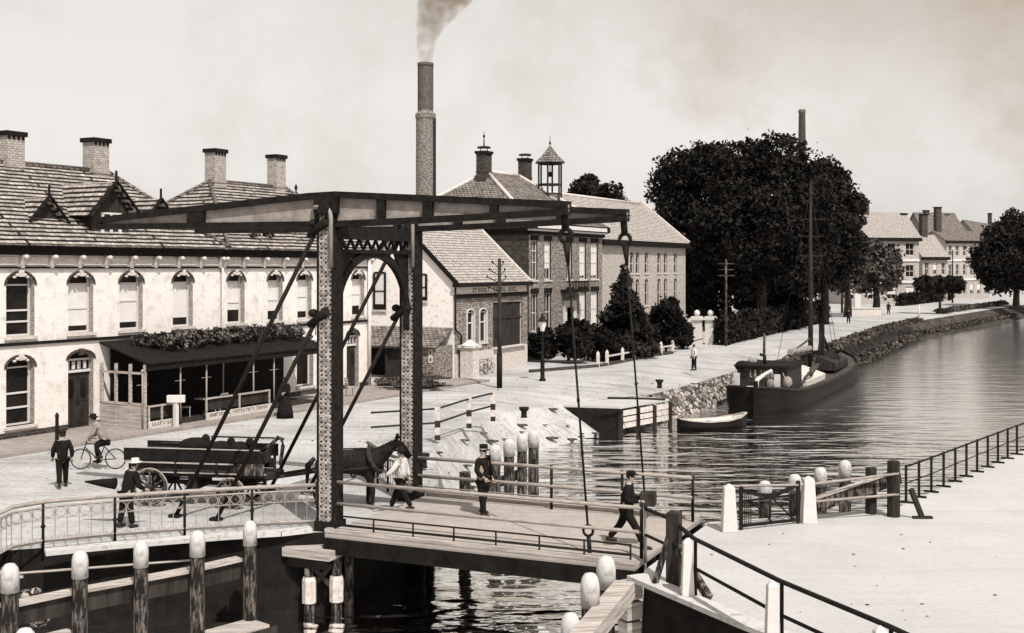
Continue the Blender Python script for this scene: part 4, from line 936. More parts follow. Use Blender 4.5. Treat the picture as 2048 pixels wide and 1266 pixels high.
# ---------------------------------------------------------------- drawbridge
br = empty('drawbridge', P1, 'riveted iron double drawbridge with two balance beams on a portal of lattice posts', 'drawbridge')
W_ = 4.2; BT = V(0, 0, 1)
def fr_(L0, L1, w0, w1, z0, z1, m): m.obox(B(L0, w0, z0), BD*(L1-L0), BP*(w1-w0), UP*(z1-z0))
for i, w in enumerate((0, W_)):
    m = MB(); s = .21; z1 = 7.95
    fr_(-s, s, w-s, w+s, -.3, z1, m)
    post = m.build('tower_post', M['rivet'], br)
    e = MB()
    for (l0, l1) in ((-s-.03, -s+.02), (s-.015, s+.03)):
        fr_(l0 if l0 > 0 else l0, l1 if l0 > 0 else l0+.05, w-s-.03, w-s+.05, -.28, z1+.02, e); fr_(l0, l1, w+s-.05, w+s+.03, -.28, z1+.02, e)
    fr_(s+.002, s+.022, w-s+.05, w+s-.05, -.28, z1, e)
    fr_(-s-.08, s+.08, w-s-.08, w+s+.08, -.30, .25, e)
    for k in range(26): z = .5+k*.29; e.beam(B(s+.03, w-s+.05, z), B(s+.03, w+s-.05, z+.16), .05, .02, BD)
    e.build('corner_angles', M['iron'], post)
    h = MB(); h.tube([B(s-.02, w-s-.05, 6.6)]+[B(s-.02-.22*(1-math.cos(a)), w-s-.05, 7.85+.26*math.sin(a)) for a in [k*math.pi/12 for k in range(7)]]+[B(-s-.1, w-s-.05, 8.11)], .055, 8); h.build('goose_neck', M['ironb'], post)
    b = MB(); fr_(-.32, .32, w-.26, w+.26, 7.95, 8.40, b); b.tube([B(0, w-.34, 8.05), B(0, w+.34, 8.05)], .16, 14); b.build('bearing_block', M['iron'], post)
# balance beams
def beam_profile(L):
    if L < 0: f_ = (L+7.5)/7.5; top = 7.96+(8.50-7.96)*f_**.95
    else: f_ = L/6.45; top = 8.50-(8.50-8.10)*f_
    bot = 7.63+.19*(max(0, L)/6.45)**1.3+.04*max(0, -L)/7.5
    return top, bot
for i, w in enumerate((0, W_)):
    Ls = [-7.5+k*13.95/18 for k in range(19)]; m = MB()
    for a, b in zip(Ls, Ls[1:]):
        ta, ba = beam_profile(a); tb, bb = beam_profile(b)
        m.prism([B(a, w-.05, ba), B(b, w-.05, bb), B(b, w-.05, tb), B(a, w-.05, ta)], BP*.1)
    bm = m.build('balance_beam', M['ironb'], br)
    m = MB()
    for a, b in zip(Ls, Ls[1:]):
        ta, ba = beam_profile(a); tb, bb = beam_profile(b)
        m.beam(B(a, w, ta-.06), B(b, w, tb-.06), .34, .16); m.beam(B(a, w, ba+.06), B(b, w, bb+.06), .34, .15)
    m.build('flange', M['iron'], bm)
    for L, ww in ((-7.42, .14), (-4.1, .55), (-.05, .62), (1.55, .22), (2.85, .26), (4.6, .2), (6.36, .3)):
        m = MB(); ta, ba = beam_profile(L); fr_(L-ww/2, L+ww/2, w-.16, w+.16, ba+.14, ta-.14, m); m.build('stiffener', M['iron'], bm)
    # chain with links
    c = MB(); t = B(6.33, w, 7.95); q = B(6.95, w, .25)
    dv = (q-t); n = dv.normalized()
    c.tube([t, t+n*.45], .09, 8); c.torus(t+n*.62, BP, .15, .055, 14, 6); c.tube([t+n*.78, t+n*1.3], [.10, .035], 8)
    c.tube([t+n*1.3, q-n*.5], .026, 8); c.torus(q-n*.35, BP, .12, .035, 12, 6); c.tube([q-n*.22, q+n*.35], .05, 8)
    for k in range(5): c.ell(t+n*(2.0+k*1.2), .045, .045, .07, 6, 5)
    c.build('hanging_chain', M['iron'], br)
    # back stays
    for zt, Lf, wf in ((7.75, None, 0), (5.5, None, 1)):
        foot = V(-8.9, 31.7, 0) if wf == 0 else V(-7.72, 31.3, 0)
        foot = foot+BP*w; b = MB(); b.tube([B(-.2, w-.12 if w == 0 else w-.1, zt), foot], .058, 8); b.build('back_stay', M['iron'], br)
        b = MB(); b.tube([B(-.55, w-.1, zt-.35), B(.1, w-.28, zt+.02)], [.09, .13], 8); b.ell(B(-.42, w-.12, zt-.05), .13, .13, .11, 10, 6); b.build('stay_shoe', M['iron'], br)
        b = MB(); b.box(foot+UP*.04, .3, .2, .08, ax=(B(0, w)-foot)); b.build('stay_footplate', M['iron'], br)
# portal
m = MB(); m.beam(B(0, .2, 7.5), B(0, W_-.2, 7.5), .3, .34); m.beam(B(0, .2, 7.02), B(0, W_-.2, 7.02), .22, .1)
for k in range(9): a = .35+k*.42; m.beam(B(0, a, 7.05), B(0, a+.21, 7.34), .06, .05, BD); m.beam(B(0, a+.42, 7.05), B(0, a+.21, 7.34), .06, .05, BD)
m.build('portal_beam', M['iron'], br)
m = MB(); pts = []
for k in range(25):
    a = math.pi*k/24; x = W_/2-(W_/2-.24)*math.cos(a); pts.append(B(0, x, 4.85+2.12*math.sin(a)**.75))
for a, b in zip(pts, pts[1:]): m.beam(a, b, .2, .13, BD)
m.build('portal_arch', M['iron'], br)
for s, w0 in ((1, .22), (-1, W_-.22)):
    m = MB(); m.prism([B(-.04, w0, 7.0), B(-.04, w0+s*.75, 7.0), B(-.04, w0+s*.3, 6.3), B(-.04, w0, 5.6)], BD*.08)
    m.torus(B(0, w0+s*.62, 6.62), BD, .2, .035, 14, 6); m.build('gusset', M['iron'], br)
# deck
m = MB(); fr_(.3, 8.27, -.7, 4.65, -.02, .1, m); m.build('deck', M['plank'], br)
m = MB()
for w0 in (-.7, .6, 2.0, 3.4, 4.45): fr_(.28, 8.3, w0-.03, w0+.17, -.42, -.025, m)
for k in range(8): fr_(.5+k*1.05, .62+k*1.05, -.5, 4.45, -.3, -.03, m)
m.build('girder', M['tar'], br)
m = MB(); fr_(.3, 8.27, -.71, -.55, .103, .2, m); fr_(.3, 8.27, 4.5, 4.66, .103, .2, m); m.build('kerb_timber', M['pwood'], br)
for w, zs, r in ((-.02, (1.22, .68), .045), (W_, (1.22, .72), .05)):
    m = MB()
    for z in zs: m.tube([B(.2, w, z), B(8.2, w, z)], r, 8)
    if w > 1:
        for z in (.42, .26): m.tube([B(.2, w, z), B(8.2, w, z)], .018, 6)
    m.build('guard_rail', M['ironb'], br)
for w, Ls in ((-.02, (8.2,)), (W_, (2.3, 4.3, 6.3, 8.2))):
    for L in Ls: m = MB(); m.tube([B(L, w, .1), B(L, w, 1.28)], .04, 8); m.build('rail_post', M['iron'], br)
m = MB(); m.tube([B(.55, -.62, .52), B(8.15, -.62, .52)], .022, 6); m.tube([B(.55, -.62, .30), B(8.15, -.62, .30)], .03, 6)
for k in range(8): m.tube([B(.55+k*1.085, -.62, .1), B(.55+k*1.085, -.62, .54)], .024, 6)
m.build('low_edge_rail', M['iron'], br)
# trestles
for w, nm, lt in ((0, 'near', True), (W_, 'far', False)):
    m = MB(); fr_(-.75, .62, w-1.0, w+.4, -.52, -.30, m); tr = m.build('trestle_cap', M['pwood' if lt else 'tar'], br)
    m = MB(); fr_(-.6, .55, w-.98, w-.90, -.75, -.52, m); m.build('cap_plate', M['tar'], tr)
    for k, (L, ww) in enumerate(((-.05, w-.85), (.5, w-.48), (.42, w+.2))):
        m = MB(); m.tube([B(L, ww, -2.6), B(L, ww, -.5)], .13 if lt else .2, 8); o = m.build('trestle_leg', M['pile' if lt else 'tar'], br)
        if lt and k < 2:
            c = MB(); c.lathe(B(L, ww, -1.62), [(.175, 0), (.18, .55), (.15, .64)], 8, sm=False); c.build('footing', M['offwhite'], o)
    m = MB(); m.beam(B(-.05, w-.85, -1.3), B(.5, w-.48, -.6), .08, .1); m.beam(B(.5, w-.48, -1.4), B(-.05, w-.85, -.65), .08, .1)
    if not lt: m.beam(B(-.9, w, -.6), B(.3, w, -1.5), .12, .14)
    m.build('trestle_brace', M['dwood'], br)
# ---------------------------------------------------------------- railings
def railing(name, pts, h, label, ornate=True, white=False, ringed=True, post_every=6, mat_='ironb', step=.27):
    o = empty(name, pts[0], label, 'railing'); m = MB(); m.tube([p+UP*h for p in pts], .05, 8); m.tube([p+UP*(h-.13) for p in pts], .022, 6); m.build('hand_rail', M['ironb'], o)
    m = MB(); m.tube([p+UP*.22 for p in pts], .03, 6)
    if ringed: m.tube([p+UP*(h-.40) for p in pts], .011, 6)
    k = 0; posts = []; dist = 0
    for a, b in zip(pts, pts[1:]):
        L = (b-a).length; t = (b-a)/L; s = (-dist) % step
        while s < L:
            q = a+t*s; m.tube([q+UP*.22, q+UP*(h-.13)], .011, 5, False)
            if ringed: 
                m.torus(q+t*step/2+UP*(h-.265), V(-t.y, t.x, 0), .115, .0105, 14, 4); m.torus(q+t*step/2+UP*.31, V(-t.y, t.x, 0), .08, .009, 10, 4, 0, math.pi)
            if k % post_every == 0: posts.append(q)
            k += 1; s += step
        dist += L
    m.build('baluster_panel', M[mat_], o)
    for q in posts: p = MB(); p.tube([q, q+UP*(h+.02)], .035, 8); p.ell(q+UP*.55, .06, .06, .05, 8, 5); p.build('post', M['iron' if not white else 'offwhite'], o)
    return o
railing('iron_railing', [B(-.3, -.1), G(560, 1062), G(450, 1069), G(350, 1076), G(220, 1086), G(90, 1099), G(25, 1112), G(-25, 1140)], 1.12, 'ornate iron railing with a row of rings curving left from the near tower')
railing('iron_railing', [B(-.3, W_+.1), G(772, 1000-18), G(735, 955)], 1.1, 'dark ornate iron railing behind the horse beside the far tower', step=.2)
ED = MB(); pts = [B(-.35, -.35, .02), G(560, 1068), G(450, 1075), G(350, 1083), G(220, 1094), G(90, 1107)]
for a, b in zip(pts, pts[1:]): ED.beam(a+UP*.03, b+UP*.03, .4, .1)
ED.build('coping_stone', M['lime'], org=pts[0], label='pale coping along the street edge under the ringed railing', cat='coping')
# two-rail fence on the far street
sf = empty('street_fence', G(870, 878), 'two rail fence with white banded wooden posts beside the far tower', 'fence')
fp = [G(742, 890), G(875, 880), G(938, 856), G(986, 842)]
for i, c in enumerate(fp[1:]):
    m = MB(); m.box(c+UP*.62, .2, .2, 1.24); po = m.build('post', M['offwhite'], sf)
    m = MB(); m.box(c+UP*.62, .21, .21, .26); m.box(c+UP*.1, .21, .21, .2); m.build('dark_band', M['dwood'], po)
for z in (1.2, .66): m = MB(); m.tube([p+UP*z for p in fp], .04, 6); m.build('rail', M['dwood'], sf)
# mooring bollards
for px, py, lb in ((1048, 835, 'iron mooring bollard on the street right of the two rail fence'), (1319, 776, 'iron mooring bollard on the quay beyond the landing stage'), (846, 935, 'iron mooring bollard beside the foot of the far tower')):
    c = G(px, py); m = MB(); m.lathe(c, [(.16, 0), (.13, .06), (.13, .25), (.23, .40), (.22, .46), (.05, .47)], 12)
    m.build('bollard', M['iron'], org=c, label=lb, cat='bollard', group='mooring bollards')
# poles and lamp
c = G(999, 776); tp = empty('telegraph_pole', c, 'telegraph pole with drooping insulator arms before the shop house', 'pole', 'telegraph poles')
m = MB(); m.tube([c, c+UP*7.1], [.14, .09], 10); m.build('shaft', M['dwood'], tp)
m = MB(); m.tube([c, c+UP*1.9], .16, 10); m.build('base_sleeve', M['iron'], tp)
m = MB()
for z, l in ((6.7, .2), (6.3, .28), (5.9, .34)):
    m.tube([c+V(l, 0, z+.1), c+V(0, 0, z-.15), c+V(-l*2, 0, z+.2)], .03, 6)
    for s in (-2, 1): m.ell(c+V(s*l, 0, z+.2), .055, .055, .09, 6, 5)
m.tube([c+V(0, 0, 5.3), c+V(-1.0, 0, 5.7)], .03, 6); m.build('insulator_arm', M['iron'], tp)
for px, py, top, lb in ((1452, 692, 518, 'telegraph pole standing at the hedge right of the gate pillars'),):
    c = G(px, py); o = empty('telegraph_pole', c, lb, 'pole', 'telegraph poles'); h = (py-top)*c.y/FPX
    m = MB(); m.tube([c, c+UP*h], [.13, .08], 8); m.build('shaft', M['pile'], o)
    m = MB()
    for z in (h-.4, h-.9, h-1.4): m.tube([c+V(-.7, 0, z), c+V(.7, 0, z)], .04, 6)
    m.build('insulator_arm', M['pile'], o)
for px, py, top, lb in ((1684, 626, 520, 'telegraph pole beyond the low white wall'), (1905, 606, 500, 'telegraph pole near the clipped tree'), (1838, 637, 610, 'short white marker post at the end of the grass verge')):
    c = G(px, py); h = (py-top)*c.y/FPX; m = MB(); m.tube([c, c+UP*h], [.17, .1], 8)
    if h > 3: m.tube([c+V(-.8, 0, h-.5), c+V(.8, 0, h-.5)], .05, 6)
    m.build('telegraph_pole' if h > 3 else 'marker_post', M['dwood' if h > 3 else 'offwhite'], org=c, label=lb, cat='pole' if h > 3 else 'post', group='telegraph poles' if h > 3 else None)
c = G(1085, 762); lp = empty('street_lamp', c, 'gas street lamp on an iron column in front of the mansion', 'street lamp')
m = MB(); m.lathe(c, [(.2, 0), (.2, .1), (.13, .2), (.13, 1.2), (.16, 1.25), (.06, 1.4), (.05, 2.7), (.1, 2.8), (.05, 2.9)], 10); m.tube([c+V(-.4, 0, 2.6), c+V(.4, 0, 2.6)], .025, 6); m.build('column', M['iron'], lp)
m = MB(); m.lathe(c+UP*2.9, [(.12, 0), (.25, .55)], 6, sm=False); m.build('lamp_glass', M['blind'], lp)
m = MB(); m.lathe(c+UP*3.45, [(.32, 0), (.3, .05), (.1, .3), (.06, .45), (.02, .5)], 6, sm=False); m.build('lamp_cap', M['iron'], lp)
# ---------------------------------------------------------------- right landing
def conc_post(c, h, label, w=.3, grp='white concrete posts on the landing'):
    o = empty('concrete_post', c, label, 'post', grp); m = MB(); m.lathe(c, [(w*.72, 0), (w*.5, h), (w*.1, h+.08)], 4, sm=False); m.build('shaft', M['white'], o, bev=.01); return o
conc_post(G(1458, 1062), 1.1, 'white concrete post left of the iron gate on the landing', .37); conc_post(G(1617, 1045), 1.12, 'white concrete post right of the iron gate on the landing', .37)
rp = [G(1375, 1200), V(4.47, 20.6, 0), V(5.52, 18, 0)]
lbl = ['white concrete post at the bridge end of the landing railing', 'middle white concrete post of the near landing railing', 'white concrete post of the near railing cut by the bottom of the picture']
for c, l in zip(rp, lbl): conc_post(c, 1.15, l, .25)
nr = empty('iron_railing', rp[0], 'plain two rail iron railing along the near edge of the sandy landing', 'railing')
s0 = B(8.3, -.05); hp = [s0+UP*1.22, s0.lerp(rp[0], .5)+UP*1.3+V(.12, 0, 0), rp[0]+UP*1.22+V(.13, 0, 0), rp[1]+UP*1.22+V(.13, 0, 0), rp[2]+UP*1.22+V(.13, 0, 0), V(6.9, 14.2, 1.22)]
m = MB(); m.tube(hp, .045, 8); m.build('hand_rail', M['iron'], nr)
m = MB(); m.tube([p-UP*.58 for p in hp], .035, 8); m.build('mid_rail', M['iron'], nr)
for c in rp: m = MB(); m.tube([c+V(.15, -.05, 0), c+V(.15, -.05, 1.24)], .035, 8); m.build('post', M['iron'], nr)
m = MB(); m.tube([s0, s0+UP*1.24], .04, 8); m.tube([s0, s0+V(-.1, -.9, -.1)], .03, 6); m.build('post', M['ironb'], nr)
c = G(1348, 1172); o = empty('locking_post', c, 'dark timber locking post with raking strut at the bridge end', 'post'); m = MB(); m.box(c+UP*.65, .26, .3, 1.75, ax=BD); m.build('upright', M['dwood'], o)
m = MB(); m.beam(c+V(.0, -.1, .9), c+V(.55, -1.1, .05), .14, .14); m.beam(c+V(-.05, 0, 1.2), c+V(-.45, -.2, 0), .1, .1); m.build('strut', M['pile'], o)
# coping on wing wall
m = MB(); cp = [V(2.62, 25.4, .02), V(4.35, 22.0, .02), V(6.5, 18.3, .02), V(9, 13.5, .02)]
for a, b in zip(cp, cp[1:]): m.beam(a+UP*.04, b+UP*.04, .45, .1)
m.build('coping_stone', M['lime'], org=cp[0], label='pale coping stones on top of the dark wing wall', cat='coping')
m = MB(); a = cp[0]+V(-.12, -.05, 0)
for k in range(6): m.box(a+UP*(-.22-k*.42), .34, .4, .36, ax=V(.5, -.86, 0))
m.build('corner_stones', M['pwood'], org=a, label='rough pale corner stones at the end of the wing wall', cat='masonry')
# iron gate
ga, gb_ = G(1482, 1060), G(1596, 1047); t = (gb_-ga)
gt = empty('iron_gate', ga, 'black iron field gate with cross braces between two white posts', 'gate')
m = MB()
for f0 in (0, 1): m.beam(ga+t*f0+UP*.02, ga+t*f0+UP*1.1, .09, .09)
m.beam(ga+UP*.1, gb_+UP*.1, .05, .07)
for k in range(6): f0, f1 = k/6, (k+1)/6; sag = lambda x: 1.02-.22*math.sin(math.pi*x); m.beam(ga+t*f0+UP*sag(f0), ga+t*f1+UP*sag(f1), .06, .09)
m.beam(ga+UP*.72, gb_+UP*.75, .04, .05); m.build('gate_frame', M['iron'], gt)
m = MB()
for k in range(5): m.tube([ga+t*(.035*k+.03)+UP*.1, ga+t*(.035*k+.03)+UP*.95], .012, 5)
m.tube([ga+t*.5+UP*.1, ga+t*.5+UP*.75], .018, 6); m.tube([ga+t*.15+UP*.75, ga+t*.55+UP*.1, ga+t*.62+UP*.1], .022, 6); m.tube([ga+t*.92+UP*.12, ga+t*.52+UP*.76], .022, 6)
for k in range(3): m.tube([ga+t*(.88+.045*k)+UP*.1, ga+t*(.88+.045*k)+UP*.85], .012, 5)
m.build('bar', M['iron'], gt)
bc = MB(); bc.box(V(5.3, 31.0, -.35), .8, 1.0, .6); bc.build('stone_block', M['stoneb'], org=(5.3, 31, -.6), label='rough stone footing at the water beside the gate', cat='stone')
# rail from gate over piles
rr2 = empty('wooden_barrier', G(1632, 1040), 'wooden two rail barrier with a raking timber between the gate and the dark piles', 'fence')
a, b = G(1617, 1045)+UP*.98, G(1797, 1035)+UP*1.16
m = MB(); m.tube([G(1458, 1062)+UP*1.12, a, b], .035, 8); m.tube([a-UP*.45, b-UP*.55], .035, 8); m.build('rail', M['ironb'], rr2)
m = MB(); m.beam(G(1625, 1040)+UP*.35, G(1800, 1030)+UP*1.02, .12, .34); rk = m.build('raking_timber', M['pile'], rr2)
m = MB(); m.beam(G(1625, 1040)+UP*.545, G(1800, 1030)+UP*1.215, .2, .04); m.build('pale_top_strip', M['pwood'], rk)
PR = random.Random(77)
def pile(c, top, r, label, cap=True, grp='timber guide piles', dark='pile'):
    r *= PR.uniform(.82, .93); tl = V(PR.uniform(-.05, .05), PR.uniform(-.05, .05), 0)
    o = empty('timber_pile', V(c.x, c.y, top), label, 'pile', grp)
    m = MB(); m.lathe(V(c.x, c.y, -2.7), [(r, 0), (r*.98, (top+2.7)*.6), (r*.94, top+2.7-(.32 if cap else 0))], 8, sm=False)
    m.build('shaft', M[dark], o)
    if cap:
        m = MB(); m.lathe(V(c.x, c.y, top-.52), [(r*1.02, 0), (r*1.04, .33), (r*1.0, .40), (r*.86, .49), (r*.55, .56), (r*.02, .58)], 10); m.build('white_cap', M['lime'], o)
    return o
for px, py, Y, l in ((1530, 965, 34.2, 'white capped pile seen through the iron gate, left one'), (1590, 952, 35.0, 'white capped pile seen through the iron gate, right one'), (1641, 938, 35.6, 'white capped pile behind the raking timber, left one'), (1690, 924, 36.4, 'white capped pile behind the raking timber, right one')):
    c = AT(px, py, Y); pile(c, c.z, .21, l)
for px, py, Y, l in ((1742, 935, 32.2, 'square topped dark pile at the right end of the barrier, left one'), (1787, 922, 31.8, 'square topped dark pile at the right end of the barrier, right one')):
    c = AT(px, py, Y); pile(c, c.z, .19, l, False, 'dark square topped piles', 'dwood')
rf_ = [G(1812, 1006), V(12.3, 35.2, 0), V(15.0, 38.7, 0), V(18.5, 43.2, 0), V(23.5, 49.5, 0), V(28, 55, 0)]
o = empty('iron_fence', rf_[0], 'straight iron fence of upright posts along the right bank', 'fence')
for z in (1.02, .55): m = MB(); m.tube([p+UP*z for p in rf_], .028 if z > .8 else .016, 6); m.build('rail', M['iron'], o)
d = 0
for a, b in zip(rf_, rf_[1:]):
    n = max(1, round((b-a).length/1.08))
    for k in range(n):
        q = a.lerp(b, k/n); m = MB(); m.beam(q, q+UP*1.06, .06, .06, V(1, 0, 0)); m.beam(q+UP*.03+V(-.18, .1, 0), q+UP*.03+V(.18, -.1, 0), .08, .05); m.build('post', M['iron'], o)
c = G(1845, 1037); m = MB(); m.beam(c, AT(1822, 978, c.y-.1), .1, .12); m.box(c+UP*.03, .5, .15, .06); m.build('leaning_stay', M['dwood'], org=c, label='leaning dark iron stay beside the last dark pile', cat='post')
# ---------------------------------------------------------------- guide works
gl = [(500, 1046, 28.0), (395, 1066, 26.9), (282, 1086, 26.0), (160, 1106, 25.1), (20, 1132, 24.0)]
gp_ = []
names = ['first', 'second', 'third', 'fourth', 'fifth']
for i, (px, py, Y) in enumerate(gl):
    c = AT(px, py, Y); gp_.append(c); pile(c, c.z, .185 if i < 4 else .21, f'white capped guide pile at lower left, {names[i]} from the near tower')
c = AT(50, 1262, 21.0); pile(c, c.z, .2, 'white capped pile at the bottom left corner, only its top showing')
gw = empty('guide_fender', gp_[0], 'tarred timber fender rails with sunlit tops laid as pale strips tying the lower left piles', 'fender')
off = V(-.30, .28, 0)
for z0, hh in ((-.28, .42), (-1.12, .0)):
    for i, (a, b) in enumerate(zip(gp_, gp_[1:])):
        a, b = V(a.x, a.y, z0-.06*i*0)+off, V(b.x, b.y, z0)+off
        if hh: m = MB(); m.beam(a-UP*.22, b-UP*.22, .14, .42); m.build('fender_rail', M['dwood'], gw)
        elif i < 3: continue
        m = MB(); m.beam(a+UP*.02, b+UP*.02, .34, .07); m.build('pale_top_strip', M['pwood'], gw)  # pale strip stands in for sunlight on top of the dark rail
fl = empty('floating_boom', gp_[0]+V(0, 0, -2.4), 'pale floating timber boom at the foot of the lower left piles', 'boom')
a, b = V(gp_[0].x+.25, gp_[0].y-.15, WZ+.12), V(gp_[3].x+.6, gp_[3].y-.2, WZ+.12); m = MB(); m.beam(a, b, .75, .34)
m.build('timber', M['pwood'], fl); m = MB(); m.beam(a+V(.42, -.1, -.05), b+V(.42, -.1, -.05), .1, .3); m.build('rubbing_strip', M['dwood'], fl)
cb = MB(); cb.tube([G(-20, 1120)+UP*-.35, V(-7.6, 29.4, -.55), B(-.6, -.4, -.45)], .03, 6); cb.build('cable', M['pwood'], org=V(-7.6, 29.4, -.5), label='thin pale cable strung along the dark wall under the ringed railing', cat='cable')
rub = MB(); rg = random.Random(9)
for i in range(60):
    f_ = rg.random(); c = V(-13.2+2.2*f_+rg.uniform(-.6, .6), 26.7+.4*f_+rg.uniform(-.4, .2), -.25-.9*rg.random()*(.4+f_)); s = rg.uniform(.1, .28); rub.ell(c, s, s*.9, s*.7, 6, 4)
rub.build('rubble', M['stoneb'], org=(-12, 27, -.8), label='heap of rubble stones on the bank below the curved railing end', cat='stones', kind='stuff')
fg = [(930, 944, 34.3, False), (990, 893, 38.6, True), (1018, 881, 39.8, True), (1044, 871, 40.8, True), (1067, 864, 41.6, True)]
fls = ['short dark pile without cap left of the capped man on the bridge', 'white capped far guide pile right beside the capped man', 'second white capped far guide pile from the capped man', 'third white capped far guide pile from the capped man', 'farthest white capped guide pile beyond the bridge deck']
fpp = []
for (px, py, Y, cap), l in zip(fg, fls):
    c = AT(px, py, Y); pile(c, c.z, .22, l, cap); fpp.append(c)
m = MB(); m.beam(V(fpp[1].x, fpp[1].y, -.5)+V(-.3, .1, 0), V(fpp[4].x, fpp[4].y, -.5)+V(-.3, .1, 0), .14, .3); m.build('fender_rail', M['dwood'], org=fpp[1], label='dark timber rail joining the far guide piles', cat='fender')
rgp = [(1212, 1118, 21.4, True), (1180, 1152, 20.2, True), (1141, 1232, 19.4, True)]
rls = ['white capped pile at bottom centre, nearest the bridge deck', 'white capped pile at bottom centre, middle of three', 'white topped pile at bottom centre, cut by the picture edge']
for (px, py, Y, cap), l in zip(rgp, rls): c = AT(px, py, Y); pile(c, c.z, .185, l, cap)
fb = empty('fender_beam', AT(1215, 1215, 20), 'pale raking timber fender beam beside the bottom centre piles', 'fender')
m = MB(); p0, p1 = AT(1250, 1178, 21.3), AT(1150, 1300, 18.6); m.beam(p0, p1, .36, .3); m.build('timber', M['pwood'], fb)
m = MB(); m.beam(p0+V(-.19, 0, -.26), p1+V(-.19, 0, -.26), .1, .34); m.build('rubbing_strip', M['dwood'], fb)
# landing stage
LS = [(2.35, 62.0), (5.5, 61.2), (8.5, 64.9), (5.5, 67.6)]; o = empty('landing_stage', (5.4, 62.5, -.7), 'low quay platform with dark front and pale plank side at the far bank', 'landing stage')
m = MB(); m.prism([V(x, y, -.62) for x, y in LS], UP*.12); m.build('platform', M['sand2'], o)
m = MB(); a, b, c, d = [V(x, y, -2.5) for x, y in LS]
m.poly([a+V(-.1, -.02, 0), b+V(.0, -.02, 0), b+V(.0, -.02, 1.9), a+V(-.1, -.02, 1.9)]); m.build('front_wall', M['tar'], o)
m = MB(); e = (c-b); n = V(e.y, -e.x, 0).normalized()
for k, (z, h) in enumerate(((-1.0, .26), (-1.32, .24), (-1.64, .26))): m.obox(b+V(0, 0, 2.5+z)-n*.1, e, n*.12, UP*h)
m.build('side_plank', M['offwhite'], o)
for k in range(4): m = MB(); q = b+e*(k/3)+n*.06; m.box(q+UP*.85, .18, .18, 1.9, ax=e); m.build('fender_post', M['dwood'], o)
m = MB(); m.tube([G(1215, 796), G(1290, 797), G(1330, 799)], .06, 6); m.build('mooring_spar', M['dwood'], org=G(1270, 797), label='long dark spar lying on the quay behind the landing stage', cat='spar')

rg = random.Random(21); gr = MB()
for i in range(260):
    if i < 200: c = G(rg.uniform(60, 1000), rg.uniform(760, 1000))
    elif i < 238: c = G(rg.uniform(1000, 1380), rg.uniform(745, 800))
    else: c = G(rg.uniform(1400, 2040), rg.uniform(1060, 1250))
    if i >= 238 and c.x < 3.2+(25.4-c.y)*.45+1: continue
    s = rg.uniform(.01, .032)*(1 if rg.random() < .9 else 1.6); gr.ell(c+UP*s*.25, s*1.5, s, s*.5, 6, 4)
gr.build('litter', M['pile'], org=G(700, 900), label='small stones and scraps of dirt strewn over the street and landing', cat='litter', kind='stuff')

ss = MB(); rg = random.Random(31)
for i in range(26):
    k_ = 7 if rg.random() < .35 else 8; f_ = rg.random(); g_ = rg.uniform(.1, .97); h_ = LEFT[k_]; j_ = LEFT[k_+1]
    a = V(h_[0][0], h_[0][1], -2.6).lerp(V(j_[0][0], j_[0][1], -2.6), f_); b = V(h_[1][0], h_[1][1], h_[2]).lerp(V(j_[1][0], j_[1][1], j_[2]), f_); c = a.lerp(b, max(g_, .36))
    s_ = rg.uniform(.1, .3); ss.ell(c, s_*1.5, s_*.7, s_*.2, 7, 5)
ss.build('slope_stones', M['pile'], org=(2, 55, -1), label='dark flat stones set in the pale bank slope left of the landing stage', cat='stones', kind='stuff')
# ---------------------------------------------------------------- boats
def hull(name, S, fw, st, parent, m_, zb=-2.6):
    fw = fw.normalized(); rt = V(fw.y, -fw.x, 0); m = MB(); m.s = True; k = 0; n = 9
    for s, hw, dz in st:
        c = S+fw*s
        for j in range(n):
            f_ = (j-(n-1)/2)/((n-1)/2); af = abs(f_)
            if af > .99: x, z = hw*(1 if f_ > 0 else -1), dz
            elif af > .7: x, z = hw*1.0*(1 if f_ > 0 else -1), dz-(dz-WZ)*.55
            elif af > .45: x, z = hw*.93*(1 if f_ > 0 else -1), WZ-.02
            elif af > .2: x, z = hw*.6*(1 if f_ > 0 else -1), zb+.2
            else: x, z = 0, zb
            m.v.append(c+rt*x+UP*(z-c.z))
    for i in range(len(st)-1):
        for j in range(n-1): m._f([i*n+j, i*n+j+1, (i+1)*n+j+1, (i+1)*n+j])
    m._f(list(range(n))[::-1], False); m._f([(len(st)-1)*n+j for j in range(n)], False)
    return m.build(name, M[m_], parent), rt
S = V(13.9, 69.5, 0); fw = V(.425, .905, 0)
bg_ = empty('canal_barge', S+V(0, 0, WZ), 'dark canal barge with wooden deckhouse and tall mast moored at the left bank', 'barge')
st_ = [(0, .35, -.3), (.7, 1.55, -.4), (2.0, 2.05, -.58), (4.5, 2.25, -.75), (12, 2.3, -.9), (20, 2.3, -.85), (25, 2.0, -.6), (28, 1.2, -.35), (29.6, .15, -.1)]
h_, rt = hull('hull', S, fw, st_, bg_, 'hull')
m = MB()
for (a, b) in zip(st_, st_[1:]):
    for s in (-1, 1):
        m.beam(S+fw*a[0]+rt*s*a[1]+UP*a[2], S+fw*b[0]+rt*s*b[1]+UP*b[2], .14, .12)
m.build('gunwale', M['dwood'], h_)
m = MB()
for (a, b) in zip(st_[1:], st_[2:]):
    m.poly([S+fw*a[0]+rt*a[1]*.97+UP*(a[2]-.12), S+fw*b[0]+rt*b[1]*.97+UP*(b[2]-.12), S+fw*b[0]-rt*b[1]*.97+UP*(b[2]-.12), S+fw*a[0]-rt*a[1]*.97+UP*(a[2]-.12)])
m.build('deck', M['pile'], bg_)
m = MB(); m.obox(S+fw*.9-rt*1.1+UP*-.56, fw*1.5, rt*2.5, UP*.06); m.build('stern_planking', M['white'], bg_)
q = lambda s, x, z: S+fw*s+rt*x+UP*z
